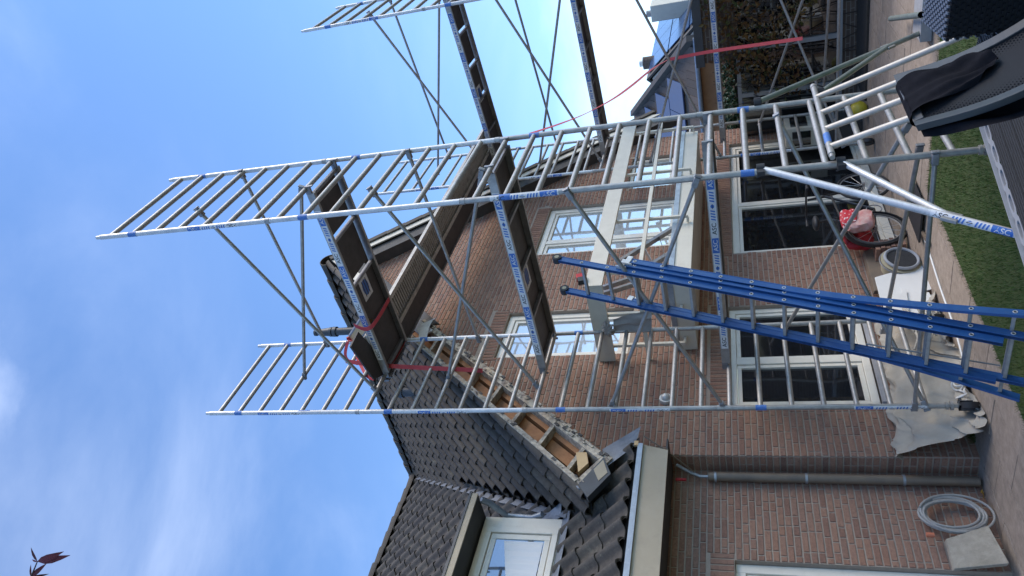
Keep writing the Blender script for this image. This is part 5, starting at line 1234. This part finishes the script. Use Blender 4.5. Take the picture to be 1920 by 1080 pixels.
def hpos(r_):
    return (9.0+r_.gauss(0, 0.22), r_.uniform(-0.95, 1.6), r_.uniform(0.3, 2.12)+r_.gauss(0, 0.05))
leaves('foliage', 'hedge_leaf', 9000, hpos, 0.05, hg, 8); MB().box(8.85, 9.25, -0.9, 1.5, 0.0, 1.9).build('hedge_core', 'soil', hg)

# ------------------------------------------------------------------ neighbouring houses
n2 = thing('neighbour_house', (14.2, 3, 0), 'neighbouring house with timber cladding, brown tiled roof and blue solar panels', 'house')
def n2z(x): return 2.92+0.65*(x-14)
def hip(x): return 0.66+0.943*(x-14)
m = MB(); m.prism([(14.15, 0.8, 0), (14.15, 9, 0), (14.15, 9, 2.9), (14.15, 0.8, 2.9)], (0.2, 0, 0)); m.prism([(14.2, 0.85, 0), (17, 3.5, 0), (17, 3.5, 4.75), (14.2, 0.85, 2.9)], (0.05, 0.05, 0)); m.build('wall', 'cladding', n2)
m = MB(); m.prism([(13.9, 0.57, n2z(13.9)), (17, hip(17), n2z(17)), (17, 9, n2z(17)), (13.9, 9, n2z(13.9))], (0, 0, -0.12)); nr_ = m.build('roof', 'soffit_dark', n2)
m = MB(); r_ = random.Random(5)
x = 13.9
while x < 16.9:
    y = hip(x+0.2)
    while y < 8.9:
        m.cv = r_.random(); m.obox((x+0.17, y+0.11, n2z(x+0.17)+0.02), Vector((0.19, 0, 0.124+0.012)), Vector((0, 0.105, r_.uniform(-.006, .006))), Vector((-0.008, 0, 0.012))); y += 0.22
    x += 0.32
m.build('roof_tile_field', 'tile_brown', nr_, var=True)['kind'] = 'stuff'
MB().beam((13.85, 0.50, n2z(13.85)+0.03), (17.05, hip(17.05)-0.04, n2z(17.05)+0.03), Vector((0.06, -0.06, 0)), Vector((0, 0, 0.16))).build('verge_board', 'soffit_dark', nr_)
MB().tube([(13.82, 0.5, 2.80), (13.82, 9, 2.80)], 0.06, 10).build('gutter', 'zinc', n2, smooth=True)
for i in range(4):
    x0, x1 = 14.35+i*0.66, 14.98+i*0.66
    for j in range(2):
        y0 = hip(x1)+0.22+j*0.92; MB().prism([(x0, y0, n2z(x0)+0.10), (x1, y0, n2z(x1)+0.10), (x1, y0+0.9, n2z(x1)+0.10), (x0, y0+0.9, n2z(x0)+0.10)], (-0.01, 0, 0.03)).build('solar_panel', 'solar', nr_)
n1 = thing('far_house', (24, 4, 0), 'farther house with a roof full of blue solar panels and two chimneys', 'house')
def n1z(y): return 5.28-1.10*(4.87-y)
m = MB(); m.prism([(24, 4.87, n1z(4.87)), (46, 4.87, n1z(4.87)), (46, 1.9, n1z(1.9)), (24, 1.9, n1z(1.9))], (0, 0, -0.12)); m.prism([(24, 4.87, 5.28), (46, 4.87, 5.28), (46, 8, 2.0), (24, 8, 2.0)], (0, 0, -0.12)); r1_ = m.build('roof', 'soffit_dark', n1)
m = MB(); m.prism([(24.05, 1.95, 0), (24.05, 7.8, 0), (24.05, 7.8, 1.95), (24.05, 4.87, 5.05), (24.05, 1.95, 1.9)], (0.2, 0, 0)); m.build('gable_wall', 'render_wall', n1); MB().box(24.3, 45, 2.2, 7.5, 0, 2.0).build('wall', 'render_wall', n1)
for i in range(3):
    for j in range(9):
        x0 = 24.35+j*1.75; y1 = 4.72-i*0.80; y0 = y1-0.76
        MB().prism([(x0, y0, n1z(y0)+0.07), (x0+1.71, y0, n1z(y0)+0.07), (x0+1.71, y1, n1z(y1)+0.07), (x0, y1, n1z(y1)+0.07)], (0, -0.02, 0.03)).build('solar_panel', 'solar', r1_)
c = at(1240, 22, x=28); cm = MB().box(27.5, 28.5, c.y-0.42, c.y+0.25, 3.4, at(1222, 22, x=28).z).build('chimney', 'cream', r1_, bevel=0.02)
MB().tube([(28, c.y, at(1222, 22, x=28).z), (28, c.y, at(1212, 24, x=28).z)], 0.14, 12).build('chimney_pot', 'alu_dark', cm.parent, smooth=True)
c = at(1212, 118, x=26); MB().tube([(26, c.y, 4.6), (26, c.y, at(1206, 118, x=26).z)], 0.26, 12).build('chimney', 'brick_far', r1_, smooth=True); MB().tube([(26, c.y, at(1206, 118, x=26).z), (26, c.y, at(1199, 118, x=26).z)], 0.13, 12).build('chimney_pot', 'alu_bright', r1_, smooth=True)
# ------------------------------------------------------------------ maple tip at the upper edge (trunk stands left of the view)
mp_ = thing('maple_tree', (-4.7, -1.2, 0), 'dark red maple leaf tips at the edge of the sky', 'tree')
tip = at(65, 1062, x=-3.6); MB().tube(spline([(-4.7, -1.2, 0), (-4.75, -1.2, 2.0), (-4.6, -1.3, 3.8), (-4.2, -1.7, 5.0)], 5), 0.07, 10, r2=0.03).build('trunk', 'bark', mp_, smooth=True)
b0 = Vector((-4.2, -1.7, 5.0)); lf1, lf2 = at(70, 1053, x=-3.62), at(58, 1082, x=-3.64); e2 = at(50, 1100, x=-3.66)
MB().tube(spline([b0, (-3.9, -1.9, 5.5), e2, lf2, lf1], 6), 0.012, 6, r2=0.003).build('branch', 'bark', mp_, smooth=True)
def lance(m, base, tip_, wv):
    base, tip_ = Vector(base), Vector(tip_); d = tip_-base; s_ = d.cross(Vector(wv)).normalized(); n_ = d.cross(s_).normalized(); L_ = d.length; pts = []
    for t, w_ in ((0, 0.004), (0.25, 0.07), (0.5, 0.08), (0.75, 0.05), (1, 0.003)): pts.append((base+d*t+n_*L_*0.06*math.sin(t*3.1)-s_*L_*w_, base+d*t+n_*L_*0.06*math.sin(t*3.1)+s_*L_*w_))
    m.cv = random.random()
    for (a, b), (c, e) in zip(pts, pts[1:]): m.add([a, b, e, c], [(0, 1, 2, 3)])
for (bb_, tips) in ((lf1, ((120, 1034), (132, 1041), (58, 1026), (60, 1049))), (lf2, ((88, 1056), (58, 1058), (92, 1076), (40, 1090))), (e2, ((70, 1095), (30, 1090), (80, 1110)))):
    m = MB()
    for (a, b) in tips: lance(m, bb_, at(a, b, x=-3.6), _f)
    m.build('leaf', 'maple_leaf', mp_, var=True)
r_ = random.Random(31); m = MB()
for i in range(160):
    c = Vector((-4.4+r_.gauss(0, 0.35), -1.35+r_.gauss(0, 0.25), 4.9+r_.gauss(0, 0.5)))
    if infr(c, 60): continue
    for k_ in range(4): lance(m, c, c+Vector((r_.uniform(-.1, .1), r_.uniform(-.1, .1), r_.uniform(-.12, .02))), (0, 0, 1))
m.build('crown', 'maple_leaf', mp_, var=True)
